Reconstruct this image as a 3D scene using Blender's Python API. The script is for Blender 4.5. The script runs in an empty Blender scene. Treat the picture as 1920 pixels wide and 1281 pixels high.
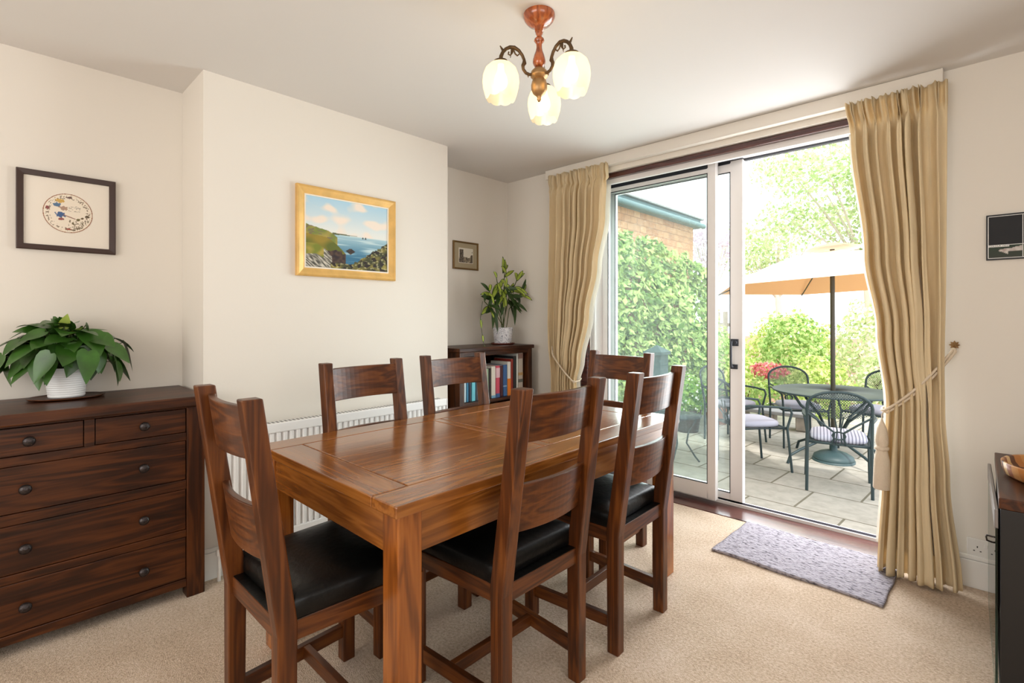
import bpy, bmesh, math, random
from mathutils import Vector, Matrix, noise

# ------------------------------------------------------------------ camera, world, lights, exposure
scn = bpy.context.scene
C = scn.collection
R = math.radians
scn.view_settings.view_transform = 'Standard'
scn.view_settings.look = 'None'
scn.view_settings.gamma = 1
scn.view_settings.use_curve_mapping = False
scn.view_settings.exposure = -0.08

cam_d = bpy.data.cameras.new('camera')
cam = bpy.data.objects.new('camera', cam_d)
C.objects.link(cam)
cam.location = (0, 0, 1.232)
cam.rotation_euler = (R(90), 0, R(43.67))
cam_d.sensor_width = 36
cam_d.lens = 943.3 / 1920 * 36
cam_d.shift_y = -(640.5 - 595.0) / 1920
cam_d.clip_start = 0.02
cam_d.clip_end = 200
scn.camera = cam

world = bpy.data.worlds.new('world')
scn.world = world
world.use_nodes = True
wn = world.node_tree
wn.nodes.clear()
wo = wn.nodes.new('ShaderNodeOutputWorld')
wb = wn.nodes.new('ShaderNodeBackground')
wb.inputs[0].default_value = (0.93, 0.97, 1.0, 1)
wb.inputs[1].default_value = 3.0
wn.links.new(wb.outputs[0], wo.inputs[0])

def light(name, kind, loc, rot, energy, color, **kw):
    d = bpy.data.lights.new(name, kind)
    d.energy = energy
    d.color = color
    for k, v in kw.items():
        setattr(d, k, v)
    o = bpy.data.objects.new(name, d)
    C.objects.link(o)
    o.location = loc
    o.rotation_euler = rot
    return o

# sun over the house roof on the garden
light('sun', 'SUN', (0, 0, 8), (R(38), R(14), R(20)), 4.0, (1.0, 0.96, 0.88), angle=R(6))
# daylight through the patio door
light('door_daylight', 'AREA', (-1.33, 3.62, 1.12), (R(-86), 0, 0), 96, (0.93, 0.97, 1.0), shape='RECTANGLE', size=1.9, size_y=1.8)
# fill lamp added at an unseen rear window to brighten the room
light('rear_fill', 'AREA', (-0.9, -2.28, 1.45), (R(90), 0, 0), 34, (1.0, 0.92, 0.82), shape='RECTANGLE', size=2.6, size_y=1.5)
light('side_fill', 'AREA', (1.23, 0.1, 1.5), (R(90), 0, R(90)), 9, (1.0, 0.90, 0.78), shape='RECTANGLE', size=1.9, size_y=1.3)  # second fill lamp, added at an unseen side window

# ------------------------------------------------------------------ node helpers
def srgb(r, g, b, a=1.0):
    def f(c):
        c /= 255.0
        return c / 12.92 if c <= 0.04045 else ((c + 0.055) / 1.055) ** 2.4
    return (f(r), f(g), f(b), a)

def new_mat(name):
    m = bpy.data.materials.new(name)
    m.use_nodes = True
    nt = m.node_tree
    b = nt.nodes['Principled BSDF']
    return m, nt, b

def plain(name, col, rough=0.5, metal=0.0, spec=0.5, coat=0.0, bump=0.0, bscale=200, var=0.0, vscale=6, sheen=0.0):
    m, nt, b = new_mat(name)
    b.inputs['Base Color'].default_value = col
    b.inputs['Roughness'].default_value = rough
    b.inputs['Metallic'].default_value = metal
    b.inputs['Specular IOR Level'].default_value = spec
    b.inputs['Coat Weight'].default_value = coat
    b.inputs['Sheen Weight'].default_value = sheen
    tc = nt.nodes.new('ShaderNodeTexCoord')
    if var:
        n = nt.nodes.new('ShaderNodeTexNoise')
        n.inputs['Scale'].default_value = vscale
        n.inputs['Detail'].default_value = 4
        nt.links.new(tc.outputs['Object'], n.inputs['Vector'])
        r = nt.nodes.new('ShaderNodeValToRGB')
        r.color_ramp.elements[0].position = 0.3
        r.color_ramp.elements[1].position = 0.7
        r.color_ramp.elements[0].color = tuple(c * (1 - var) for c in col[:3]) + (1,)
        r.color_ramp.elements[1].color = tuple(min(1, c * (1 + var)) for c in col[:3]) + (1,)
        nt.links.new(n.outputs[0], r.inputs[0])
        nt.links.new(r.outputs[0], b.inputs['Base Color'])
    if bump:
        n = nt.nodes.new('ShaderNodeTexNoise')
        n.inputs['Scale'].default_value = bscale
        n.inputs['Detail'].default_value = 3
        nt.links.new(tc.outputs['Object'], n.inputs['Vector'])
        bp = nt.nodes.new('ShaderNodeBump')
        bp.inputs['Strength'].default_value = bump
        bp.inputs['Distance'].default_value = 0.01
        nt.links.new(n.outputs[0], bp.inputs['Height'])
        nt.links.new(bp.outputs[0], b.inputs['Normal'])
    return m

def wood(name, axis, dark, mid, lite, rough=0.32, coat=0.35, scale=1.0, seed=0.0, spec=0.5):
    """timber with its grain along an object axis"""
    m, nt, b = new_mat(name)
    N = nt.nodes
    L = nt.links
    tc = N.new('ShaderNodeTexCoord')
    mp = N.new('ShaderNodeMapping')
    s = [17.0 * scale] * 3
    s['xyz'.index(axis)] = 1.5 * scale
    mp.inputs['Scale'].default_value = s
    mp.inputs['Location'].default_value = (seed, seed * 1.7, seed * 0.3)
    L.new(tc.outputs['Object'], mp.inputs['Vector'])
    n1 = N.new('ShaderNodeTexNoise')
    n1.inputs['Scale'].default_value = 0.9
    n1.inputs['Detail'].default_value = 3
    n1.inputs['Distortion'].default_value = 0.6
    L.new(mp.outputs[0], n1.inputs['Vector'])
    # growth ring bands from the broad noise
    ma = N.new('ShaderNodeMath'); ma.operation = 'MULTIPLY'; ma.inputs[1].default_value = 30.0
    L.new(n1.outputs[0], ma.inputs[0])
    sn = N.new('ShaderNodeMath'); sn.operation = 'SINE'
    L.new(ma.outputs[0], sn.inputs[0])
    mr = N.new('ShaderNodeMapRange')
    mr.inputs['From Min'].default_value = -1
    mr.inputs['From Max'].default_value = 1
    L.new(sn.outputs[0], mr.inputs['Value'])
    n2 = N.new('ShaderNodeTexNoise')
    mp2 = N.new('ShaderNodeMapping')
    s2 = [120.0 * scale] * 3
    s2['xyz'.index(axis)] = 3.5 * scale
    mp2.inputs['Scale'].default_value = s2
    L.new(tc.outputs['Object'], mp2.inputs['Vector'])
    L.new(mp2.outputs[0], n2.inputs['Vector'])
    n2.inputs['Scale'].default_value = 1.0
    n2.inputs['Detail'].default_value = 4
    n3 = N.new('ShaderNodeTexNoise')
    n3.inputs['Scale'].default_value = 3.0
    L.new(tc.outputs['Object'], n3.inputs['Vector'])
    mx = N.new('ShaderNodeMix'); mx.data_type = 'FLOAT'
    mx.inputs[0].default_value = 0.60
    L.new(mr.outputs[0], mx.inputs[2]); L.new(n2.outputs[0], mx.inputs[3])
    mx2 = N.new('ShaderNodeMix'); mx2.data_type = 'FLOAT'
    mx2.inputs[0].default_value = 0.35
    L.new(mx.outputs[0], mx2.inputs[2]); L.new(n3.outputs[0], mx2.inputs[3])
    r = N.new('ShaderNodeValToRGB')
    e = r.color_ramp.elements
    e[0].position = 0.22; e[0].color = dark
    e[1].position = 0.78; e[1].color = lite
    k = e.new(0.48); k.color = mid
    L.new(mx2.outputs[0], r.inputs[0])
    L.new(r.outputs[0], b.inputs['Base Color'])
    b.inputs['Roughness'].default_value = rough
    b.inputs['Coat Weight'].default_value = coat
    b.inputs['Coat Roughness'].default_value = 0.18
    b.inputs['Specular IOR Level'].default_value = spec
    bp = N.new('ShaderNodeBump')
    bp.inputs['Strength'].default_value = 0.12
    bp.inputs['Distance'].default_value = 0.004
    L.new(n2.outputs[0], bp.inputs['Height'])
    L.new(bp.outputs[0], b.inputs['Normal'])
    return m

M = {}
_ch = (srgb(42, 19, 5), srgb(84, 42, 13), srgb(118, 66, 24))
_tb = (srgb(98, 54, 16), srgb(138, 80, 28), srgb(170, 108, 46))
_cs = (srgb(26, 11, 3), srgb(60, 28, 8), srgb(92, 48, 16))
for ax in 'xyz':
    M['chair_' + ax] = wood('chair_wood_' + ax, ax, *_ch, rough=0.38, coat=0.12, spec=0.35, seed=1.3)
    M['table_' + ax] = wood('table_wood_' + ax, ax, *_tb, rough=0.2, coat=0.42, seed=4.1)
    M['chest_' + ax] = wood('chest_wood_' + ax, ax, *_cs, rough=0.42, coat=0.08, spec=0.3, seed=7.7)
M['table_leg'] = wood('table_leg_wood', 'z', srgb(92, 48, 14), srgb(142, 78, 26), srgb(174, 104, 40), rough=0.25, coat=0.4, seed=2.2)
M['leather'] = plain('black_leather', srgb(7, 7, 7), rough=0.36, spec=0.28, bump=0.12, bscale=60)
M['wall'] = plain('cream_wall_paint', srgb(230, 223, 213), rough=0.9, spec=0.1, bump=0.02, bscale=90)
M['ceiling'] = plain('ceiling_paint', srgb(222, 218, 214), rough=0.95, spec=0.05)
M['gloss_white'] = plain('white_gloss_paint', srgb(238, 236, 232), rough=0.35)
M['upvc'] = plain('white_aluminium_frame', srgb(236, 232, 230), rough=0.35)
M['gasket'] = plain('dark_grey_gasket', srgb(52, 54, 62), rough=0.5)
M['track'] = plain('grey_metal_track', srgb(104, 108, 122), rough=0.35, metal=0.3)
M['mahogany'] = wood('dark_mahogany', 'x', srgb(44, 18, 16), srgb(72, 34, 30), srgb(100, 54, 46), rough=0.22, coat=0.5, seed=9)
M['radiator'] = plain('white_radiator_enamel', srgb(244, 243, 242), rough=0.3)
M['grille_dark'] = plain('radiator_slot', srgb(120, 118, 116), rough=0.6)
M['pewter'] = plain('dark_pewter', srgb(66, 60, 60), rough=0.35, metal=0.8, bump=0.3, bscale=120)
M['black'] = plain('black_satin', srgb(18, 17, 18), rough=0.4)
M['bronze'] = plain('aged_bronze', srgb(96, 74, 50), rough=0.4, metal=0.75, var=0.3, vscale=40)
M['brass'] = plain('dull_brass', srgb(168, 134, 94), rough=0.42, metal=0.8)
M['turned'] = wood('turned_red_wood', 'z', srgb(96, 38, 14), srgb(150, 72, 32), srgb(190, 104, 52), rough=0.2, coat=0.6, seed=3)
M['gold_frame'] = plain('gilt_frame', srgb(222, 178, 104), rough=0.4, metal=0.25, var=0.12, vscale=14)
M['gold_frame2'] = plain('gilt_frame_edge', srgb(168, 116, 48), rough=0.45, metal=0.25)
M['dark_frame'] = plain('dark_brown_frame', srgb(56, 32, 22), rough=0.4)
M['mount'] = plain('cream_mount', srgb(236, 227, 214), rough=0.8, bump=0.05, bscale=300)
M['olive_mount'] = plain('olive_grey_mount', srgb(164, 150, 122), rough=0.8)
M['old_gold'] = plain('old_gilt_frame', srgb(120, 92, 52), rough=0.4, metal=0.5)
M['pot_white'] = plain('white_glazed_pot', srgb(236, 236, 236), rough=0.3)
M['soil'] = plain('soil', srgb(46, 32, 22), rough=1)
M['stem'] = plain('brown_green_stem', srgb(74, 84, 40), rough=0.6)
M['leaf_dark'] = plain('dark_glossy_leaf', srgb(52, 92, 28), rough=0.35, var=0.35, vscale=14)
M['leaf_young'] = plain('young_leaf', srgb(160, 176, 78), rough=0.4)
M['saucer'] = plain('terracotta_saucer', srgb(104, 48, 36), rough=0.5)
M['tassel'] = plain('cream_cord', srgb(226, 208, 184), rough=0.8, bump=0.4, bscale=260)
M['socket'] = plain('white_plastic', srgb(232, 230, 226), rough=0.3)
M['iron'] = plain('green_grey_painted_metal', srgb(52, 68, 72), rough=0.45, metal=0.2)
M['cushion'] = plain('lilac_grey_cushion', srgb(176, 178, 196), rough=0.9, bump=0.1, bscale=120)
M['umb_pole'] = plain('dark_umbrella_pole', srgb(70, 66, 52), rough=0.4)
M['slate_blue'] = plain('blue_grey_fascia', srgb(112, 136, 142), rough=0.5)
M['stone'] = plain('weathered_stone', srgb(178, 168, 158), rough=0.9, var=0.2, vscale=9, bump=0.4, bscale=40)
M['concrete'] = plain('concrete_slab', srgb(160, 160, 162), rough=0.9, var=0.12, vscale=12)
M['bark_pale'] = plain('pale_bark', srgb(196, 188, 172), rough=0.95)
M['bark'] = plain('bark', srgb(96, 76, 60), rough=0.95, bump=0.6, bscale=30)
M['grass'] = plain('lawn', srgb(150, 176, 92), rough=0.95, var=0.25, vscale=8)
M['bed_soil'] = plain('bed_soil', srgb(150, 120, 96), rough=1, var=0.25, vscale=10)
M['planter'] = plain('dark_planter', srgb(64, 58, 56), rough=0.6)
M['terracotta'] = plain('terracotta', srgb(176, 116, 88), rough=0.8)
M['green_plastic'] = plain('slate_green_plastic', srgb(62, 84, 88), rough=0.5)
M['fence'] = plain('grey_timber_fence', srgb(150, 142, 130), rough=0.9, var=0.2, vscale=5)
M['glass_edge'] = plain('green_glass_edge', srgb(120, 170, 150), rough=0.2)
M['steel'] = plain('brushed_steel', srgb(150, 146, 146), rough=0.35, metal=0.8)

def glass_mat(name, tint=(0.96, 0.995, 0.985, 1), haze=0.0):
    m = bpy.data.materials.new(name)
    m.use_nodes = True
    nt = m.node_tree
    nt.nodes.clear()
    o = nt.nodes.new('ShaderNodeOutputMaterial')
    t = nt.nodes.new('ShaderNodeBsdfTransparent'); t.inputs[0].default_value = tint
    g = nt.nodes.new('ShaderNodeBsdfGlossy'); g.inputs['Roughness'].default_value = 0.02
    f = nt.nodes.new('ShaderNodeFresnel'); f.inputs[0].default_value = 1.45
    mx = nt.nodes.new('ShaderNodeMixShader')
    nt.links.new(f.outputs[0], mx.inputs[0]); nt.links.new(t.outputs[0], mx.inputs[1]); nt.links.new(g.outputs[0], mx.inputs[2])
    last = mx
    if haze:
        d = nt.nodes.new('ShaderNodeBsdfTranslucent'); d.inputs[0].default_value = (0.85, 0.95, 1, 1)
        m2 = nt.nodes.new('ShaderNodeMixShader'); m2.inputs[0].default_value = haze
        nt.links.new(mx.outputs[0], m2.inputs[1]); nt.links.new(d.outputs[0], m2.inputs[2])
        last = m2
    nt.links.new(last.outputs[0], o.inputs[0])
    return m
M['glass'] = glass_mat('door_glass', haze=0.006)
M['glass_clear'] = glass_mat('clear_glass')

def cloth(name, col, trans=0.35, bump=0.15, bscale=350, var=0.05):
    m, nt, b = new_mat(name)
    nt.nodes.remove(b)
    o = nt.nodes['Material Output']
    d = nt.nodes.new('ShaderNodeBsdfDiffuse')
    t = nt.nodes.new('ShaderNodeBsdfTranslucent')
    tc = nt.nodes.new('ShaderNodeTexCoord')
    n = nt.nodes.new('ShaderNodeTexNoise'); n.inputs['Scale'].default_value = 12; n.inputs['Detail'].default_value = 5
    mpg = nt.nodes.new('ShaderNodeMapping'); mpg.inputs['Scale'].default_value = (3, 3, 0.5)
    nt.links.new(tc.outputs['Object'], mpg.inputs[0]); nt.links.new(mpg.outputs[0], n.inputs['Vector'])
    r = nt.nodes.new('ShaderNodeValToRGB')
    r.color_ramp.elements[0].position = 0.3; r.color_ramp.elements[1].position = 0.7
    r.color_ramp.elements[0].color = tuple(c * (1 - var) for c in col[:3]) + (1,)
    r.color_ramp.elements[1].color = tuple(min(1, c * (1 + var)) for c in col[:3]) + (1,)
    nt.links.new(n.outputs[0], r.inputs[0])
    nt.links.new(r.outputs[0], d.inputs[0]); nt.links.new(r.outputs[0], t.inputs[0])
    n2 = nt.nodes.new('ShaderNodeTexNoise'); n2.inputs['Scale'].default_value = bscale
    nt.links.new(tc.outputs['Object'], n2.inputs['Vector'])
    bp = nt.nodes.new('ShaderNodeBump'); bp.inputs['Strength'].default_value = bump; bp.inputs['Distance'].default_value = 0.004
    nt.links.new(n2.outputs[0], bp.inputs['Height']); nt.links.new(bp.outputs[0], d.inputs['Normal'])
    mx = nt.nodes.new('ShaderNodeMixShader'); mx.inputs[0].default_value = trans
    nt.links.new(d.outputs[0], mx.inputs[1]); nt.links.new(t.outputs[0], mx.inputs[2])
    nt.links.new(mx.outputs[0], o.inputs[0])
    return m
M['curtain'] = cloth('cream_curtain_cloth', srgb(242, 222, 184), trans=0.26)
M['lining'] = cloth('white_curtain_lining', srgb(245, 242, 236), trans=0.4)
def two_sided(name, top, under, trans):
    m, nt, b = new_mat(name)
    nt.nodes.remove(b)
    N, L = nt.nodes, nt.links
    g = N.new('ShaderNodeNewGeometry'); mc = N.new('ShaderNodeMix'); mc.data_type = 'RGBA'
    mc.inputs[6].default_value = top; mc.inputs[7].default_value = under
    L.new(g.outputs['Backfacing'], mc.inputs[0])
    d = N.new('ShaderNodeBsdfDiffuse'); t = N.new('ShaderNodeBsdfTranslucent'); t.inputs[0].default_value = under
    L.new(mc.outputs[2], d.inputs[0])
    mx = N.new('ShaderNodeMixShader'); mx.inputs[0].default_value = trans
    L.new(d.outputs[0], mx.inputs[1]); L.new(t.outputs[0], mx.inputs[2]); L.new(mx.outputs[0], N['Material Output'].inputs[0])
    return m
M['umbrella'] = two_sided('sunlit_parasol_cloth', srgb(255, 246, 234), srgb(240, 186, 134), 0.12)  # sun glare coloured into the pale top, light through cloth into the peach

def leaf_mat(name, c1, c2, trans=0.35):
    """garden foliage: hue varies from leaf to leaf"""
    m, nt, b = new_mat(name)
    nt.nodes.remove(b)
    o = nt.nodes['Material Output']
    d = nt.nodes.new('ShaderNodeBsdfDiffuse'); t = nt.nodes.new('ShaderNodeBsdfTranslucent')
    g = nt.nodes.new('ShaderNodeNewGeometry')
    r = nt.nodes.new('ShaderNodeValToRGB')
    r.color_ramp.elements[0].color = c1; r.color_ramp.elements[1].color = c2
    nt.links.new(g.outputs['Random Per Island'], r.inputs[0])
    nt.links.new(r.outputs[0], d.inputs[0]); nt.links.new(r.outputs[0], t.inputs[0])
    mx = nt.nodes.new('ShaderNodeMixShader'); mx.inputs[0].default_value = trans
    nt.links.new(d.outputs[0], mx.inputs[1]); nt.links.new(t.outputs[0], mx.inputs[2])
    nt.links.new(mx.outputs[0], o.inputs[0])
    return m
M['ivy'] = leaf_mat('ivy_leaves', srgb(78, 116, 50), srgb(206, 226, 146), trans=.22)
M['shrub_lime'] = leaf_mat('lime_shrub_leaves', srgb(170, 198, 104), srgb(234, 240, 172))
M['shrub_mid'] = leaf_mat('mid_green_shrub_leaves', srgb(140, 180, 100), srgb(212, 230, 160))
M['shrub_pale'] = leaf_mat('pale_shrub_leaves', srgb(190, 210, 150), srgb(242, 244, 210))
M['tree_leaf'] = leaf_mat('tree_leaves', srgb(170, 200, 136), srgb(234, 242, 206))
M['tree_purple'] = leaf_mat('purple_tree_leaves', srgb(206, 190, 206), srgb(240, 230, 236))
M['pink'] = leaf_mat('pink_flowers', srgb(206, 96, 104), srgb(240, 176, 176))
M['fern'] = leaf_mat('fern_leaves', srgb(90, 150, 56), srgb(180, 214, 110))
M['white_flower'] = leaf_mat('white_flowers', srgb(236, 238, 220), srgb(255, 255, 250))

def vcol(name, rough=0.7, coat=0.0):
    m, nt, b = new_mat(name)
    a = nt.nodes.new('ShaderNodeVertexColor'); a.layer_name = 'art'
    nt.links.new(a.outputs[0], b.inputs['Base Color'])
    b.inputs['Roughness'].default_value = rough
    b.inputs['Coat Weight'].default_value = coat
    return m
M['art'] = vcol('printed_artwork')

def carpet_mat():
    m, nt, b = new_mat('beige_twist_carpet')
    N, L = nt.nodes, nt.links
    tc = N.new('ShaderNodeTexCoord')
    n = N.new('ShaderNodeTexNoise'); n.inputs['Scale'].default_value = 95; n.inputs['Detail'].default_value = 6; n.inputs['Roughness'].default_value = 0.75
    L.new(tc.outputs['Object'], n.inputs['Vector'])
    n3 = N.new('ShaderNodeTexNoise'); n3.inputs['Scale'].default_value = 5; n3.inputs['Detail'].default_value = 3
    L.new(tc.outputs['Object'], n3.inputs['Vector'])
    mx = N.new('ShaderNodeMix'); mx.data_type = 'FLOAT'; mx.inputs[0].default_value = 0.2
    L.new(n.outputs[0], mx.inputs[2]); L.new(n3.outputs[0], mx.inputs[3])
    r = N.new('ShaderNodeValToRGB')
    e = r.color_ramp.elements
    e[0].position = 0.34; e[0].color = srgb(158, 132, 110)
    e[1].position = 0.62; e[1].color = srgb(226, 206, 188)
    k = e.new(0.48); k.color = srgb(202, 178, 152)
    L.new(mx.outputs[0], r.inputs[0]); L.new(r.outputs[0], b.inputs['Base Color'])
    b.inputs['Roughness'].default_value = 1; b.inputs['Specular IOR Level'].default_value = 0.05
    b.inputs['Sheen Weight'].default_value = 0.2
    bp = N.new('ShaderNodeBump'); bp.inputs['Strength'].default_value = 0.9; bp.inputs['Distance'].default_value = 0.006
    n2 = N.new('ShaderNodeTexNoise'); n2.inputs['Scale'].default_value = 210; n2.inputs['Detail'].default_value = 2
    L.new(tc.outputs['Object'], n2.inputs['Vector']); L.new(n2.outputs[0], bp.inputs['Height']); L.new(bp.outputs[0], b.inputs['Normal'])
    return m
M['carpet'] = carpet_mat()

def mat_mat():
    m, nt, b = new_mat('grey_chenille')
    N, L = nt.nodes, nt.links
    tc = N.new('ShaderNodeTexCoord')
    mp = N.new('ShaderNodeMapping'); mp.inputs['Scale'].default_value = (45, 150, 60)
    L.new(tc.outputs['Object'], mp.inputs[0])
    n = N.new('ShaderNodeTexNoise'); n.inputs['Scale'].default_value = 1.0; n.inputs['Detail'].default_value = 4; n.inputs['Distortion'].default_value = 0.4
    L.new(mp.outputs[0], n.inputs['Vector'])
    r = N.new('ShaderNodeValToRGB'); e = r.color_ramp.elements
    e[0].position = 0.32; e[0].color = srgb(84, 80, 86); e[1].position = 0.5; e[1].color = srgb(172, 166, 174)
    L.new(n.outputs[0], r.inputs[0]); L.new(r.outputs[0], b.inputs['Base Color'])
    b.inputs['Roughness'].default_value = 1; b.inputs['Specular IOR Level'].default_value = 0.05
    bp = N.new('ShaderNodeBump'); bp.inputs['Strength'].default_value = 1; bp.inputs['Distance'].default_value = 0.01
    L.new(n.outputs[0], bp.inputs['Height']); L.new(bp.outputs[0], b.inputs['Normal'])
    return m
M['mat'] = mat_mat()

def brick_mat(name, c1, c2, mortar, scale, bw, bh, ms=0.01, rough=0.9, offset=0.5):
    m, nt, b = new_mat(name)
    N, L = nt.nodes, nt.links
    tc = N.new('ShaderNodeTexCoord')
    bt = N.new('ShaderNodeTexBrick')
    bt.inputs['Color1'].default_value = c1; bt.inputs['Color2'].default_value = c2; bt.inputs['Mortar'].default_value = mortar
    bt.inputs['Scale'].default_value = scale; bt.inputs['Brick Width'].default_value = bw; bt.inputs['Row Height'].default_value = bh
    bt.inputs['Mortar Size'].default_value = ms
    bt.offset = offset
    L.new(tc.outputs['UV'], bt.inputs['Vector'])
    n = N.new('ShaderNodeTexNoise'); n.inputs['Scale'].default_value = 14; n.inputs['Detail'].default_value = 6
    L.new(tc.outputs['Object'], n.inputs['Vector'])
    mx = N.new('ShaderNodeMix'); mx.data_type = 'RGBA'; mx.blend_type = 'MULTIPLY'; mx.inputs[0].default_value = 0.5
    r = N.new('ShaderNodeValToRGB'); r.color_ramp.elements[0].position = 0.3; r.color_ramp.elements[0].color = (0.6, 0.6, 0.58, 1); r.color_ramp.elements[1].position = 0.6
    L.new(n.outputs[0], r.inputs[0])
    L.new(bt.outputs[0], mx.inputs[6]); L.new(r.outputs[0], mx.inputs[7])
    L.new(mx.outputs[2], b.inputs['Base Color'])
    b.inputs['Roughness'].default_value = rough
    return m
M['paving'] = brick_mat('pale_paving_slabs', srgb(196, 190, 180), srgb(176, 170, 160), srgb(120, 114, 98), 1.0, 0.62, 0.46, ms=0.008)
M['shingle'] = brick_mat('hung_timber_shingles', srgb(214, 164, 124), srgb(192, 140, 104), srgb(150, 104, 76), 1.0, 0.16, 0.09, ms=0.004)

def band_mat(name, cols, axis, scale, rough=0.5):
    """stripes of several colours along one object axis"""
    m, nt, b = new_mat(name)
    N, L = nt.nodes, nt.links
    tc = N.new('ShaderNodeTexCoord'); sp = N.new('ShaderNodeSeparateXYZ')
    L.new(tc.outputs['Object'], sp.inputs[0])
    ma = N.new('ShaderNodeMath'); ma.operation = 'MULTIPLY'; ma.inputs[1].default_value = scale
    L.new(sp.outputs['XYZ'.index(axis.upper())], ma.inputs[0])
    fr = N.new('ShaderNodeMath'); fr.operation = 'FRACT'; L.new(ma.outputs[0], fr.inputs[0])
    r = N.new('ShaderNodeValToRGB'); r.color_ramp.interpolation = 'CONSTANT'
    e = r.color_ramp.elements
    e[0].color = cols[0]; e[0].position = 0
    e[1].color = cols[1]; e[1].position = 1 / len(cols)
    for i in range(2, len(cols)):
        q = e.new(i / len(cols)); q.color = cols[i]
    L.new(fr.outputs[0], r.inputs[0]); L.new(r.outputs[0], b.inputs['Base Color'])
    b.inputs['Roughness'].default_value = rough
    return m
M['stripe_cushion'] = band_mat('striped_cushion_cloth', [srgb(206, 206, 222), srgb(206, 206, 222), srgb(128, 130, 152)], 'x', 42, 0.95)
M['tray_wood'] = band_mat('mixed_timber_staves', [srgb(196, 140, 82), srgb(150, 84, 40), srgb(222, 184, 130), srgb(96, 52, 28), srgb(184, 120, 62)], 'y', 9, 0.35)

def mesh_mat(name):
    """perforated painted metal of the patio seats"""
    m = bpy.data.materials.new(name); m.use_nodes = True
    nt = m.node_tree; N, L = nt.nodes, nt.links
    b = N['Principled BSDF']; b.inputs['Base Color'].default_value = srgb(58, 72, 78); b.inputs['Roughness'].default_value = 0.5
    o = N['Material Output']
    t = N.new('ShaderNodeBsdfTransparent'); mx = N.new('ShaderNodeMixShader')
    tc = N.new('ShaderNodeTexCoord'); mp = N.new('ShaderNodeMapping'); mp.inputs['Scale'].default_value = (110, 110, 110)
    L.new(tc.outputs['Object'], mp.inputs[0])
    v = N.new('ShaderNodeTexChecker'); v.inputs['Scale'].default_value = 1; v.inputs[1].default_value = (1, 1, 1, 1); v.inputs[2].default_value = (0, 0, 0, 1)
    L.new(mp.outputs[0], v.inputs['Vector'])
    L.new(v.outputs['Fac'], mx.inputs[0]); L.new(t.outputs[0], mx.inputs[1]); L.new(b.outputs[0], mx.inputs[2])
    L.new(mx.outputs[0], o.inputs[0])
    return m
M['mesh'] = mesh_mat('perforated_metal')

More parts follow.
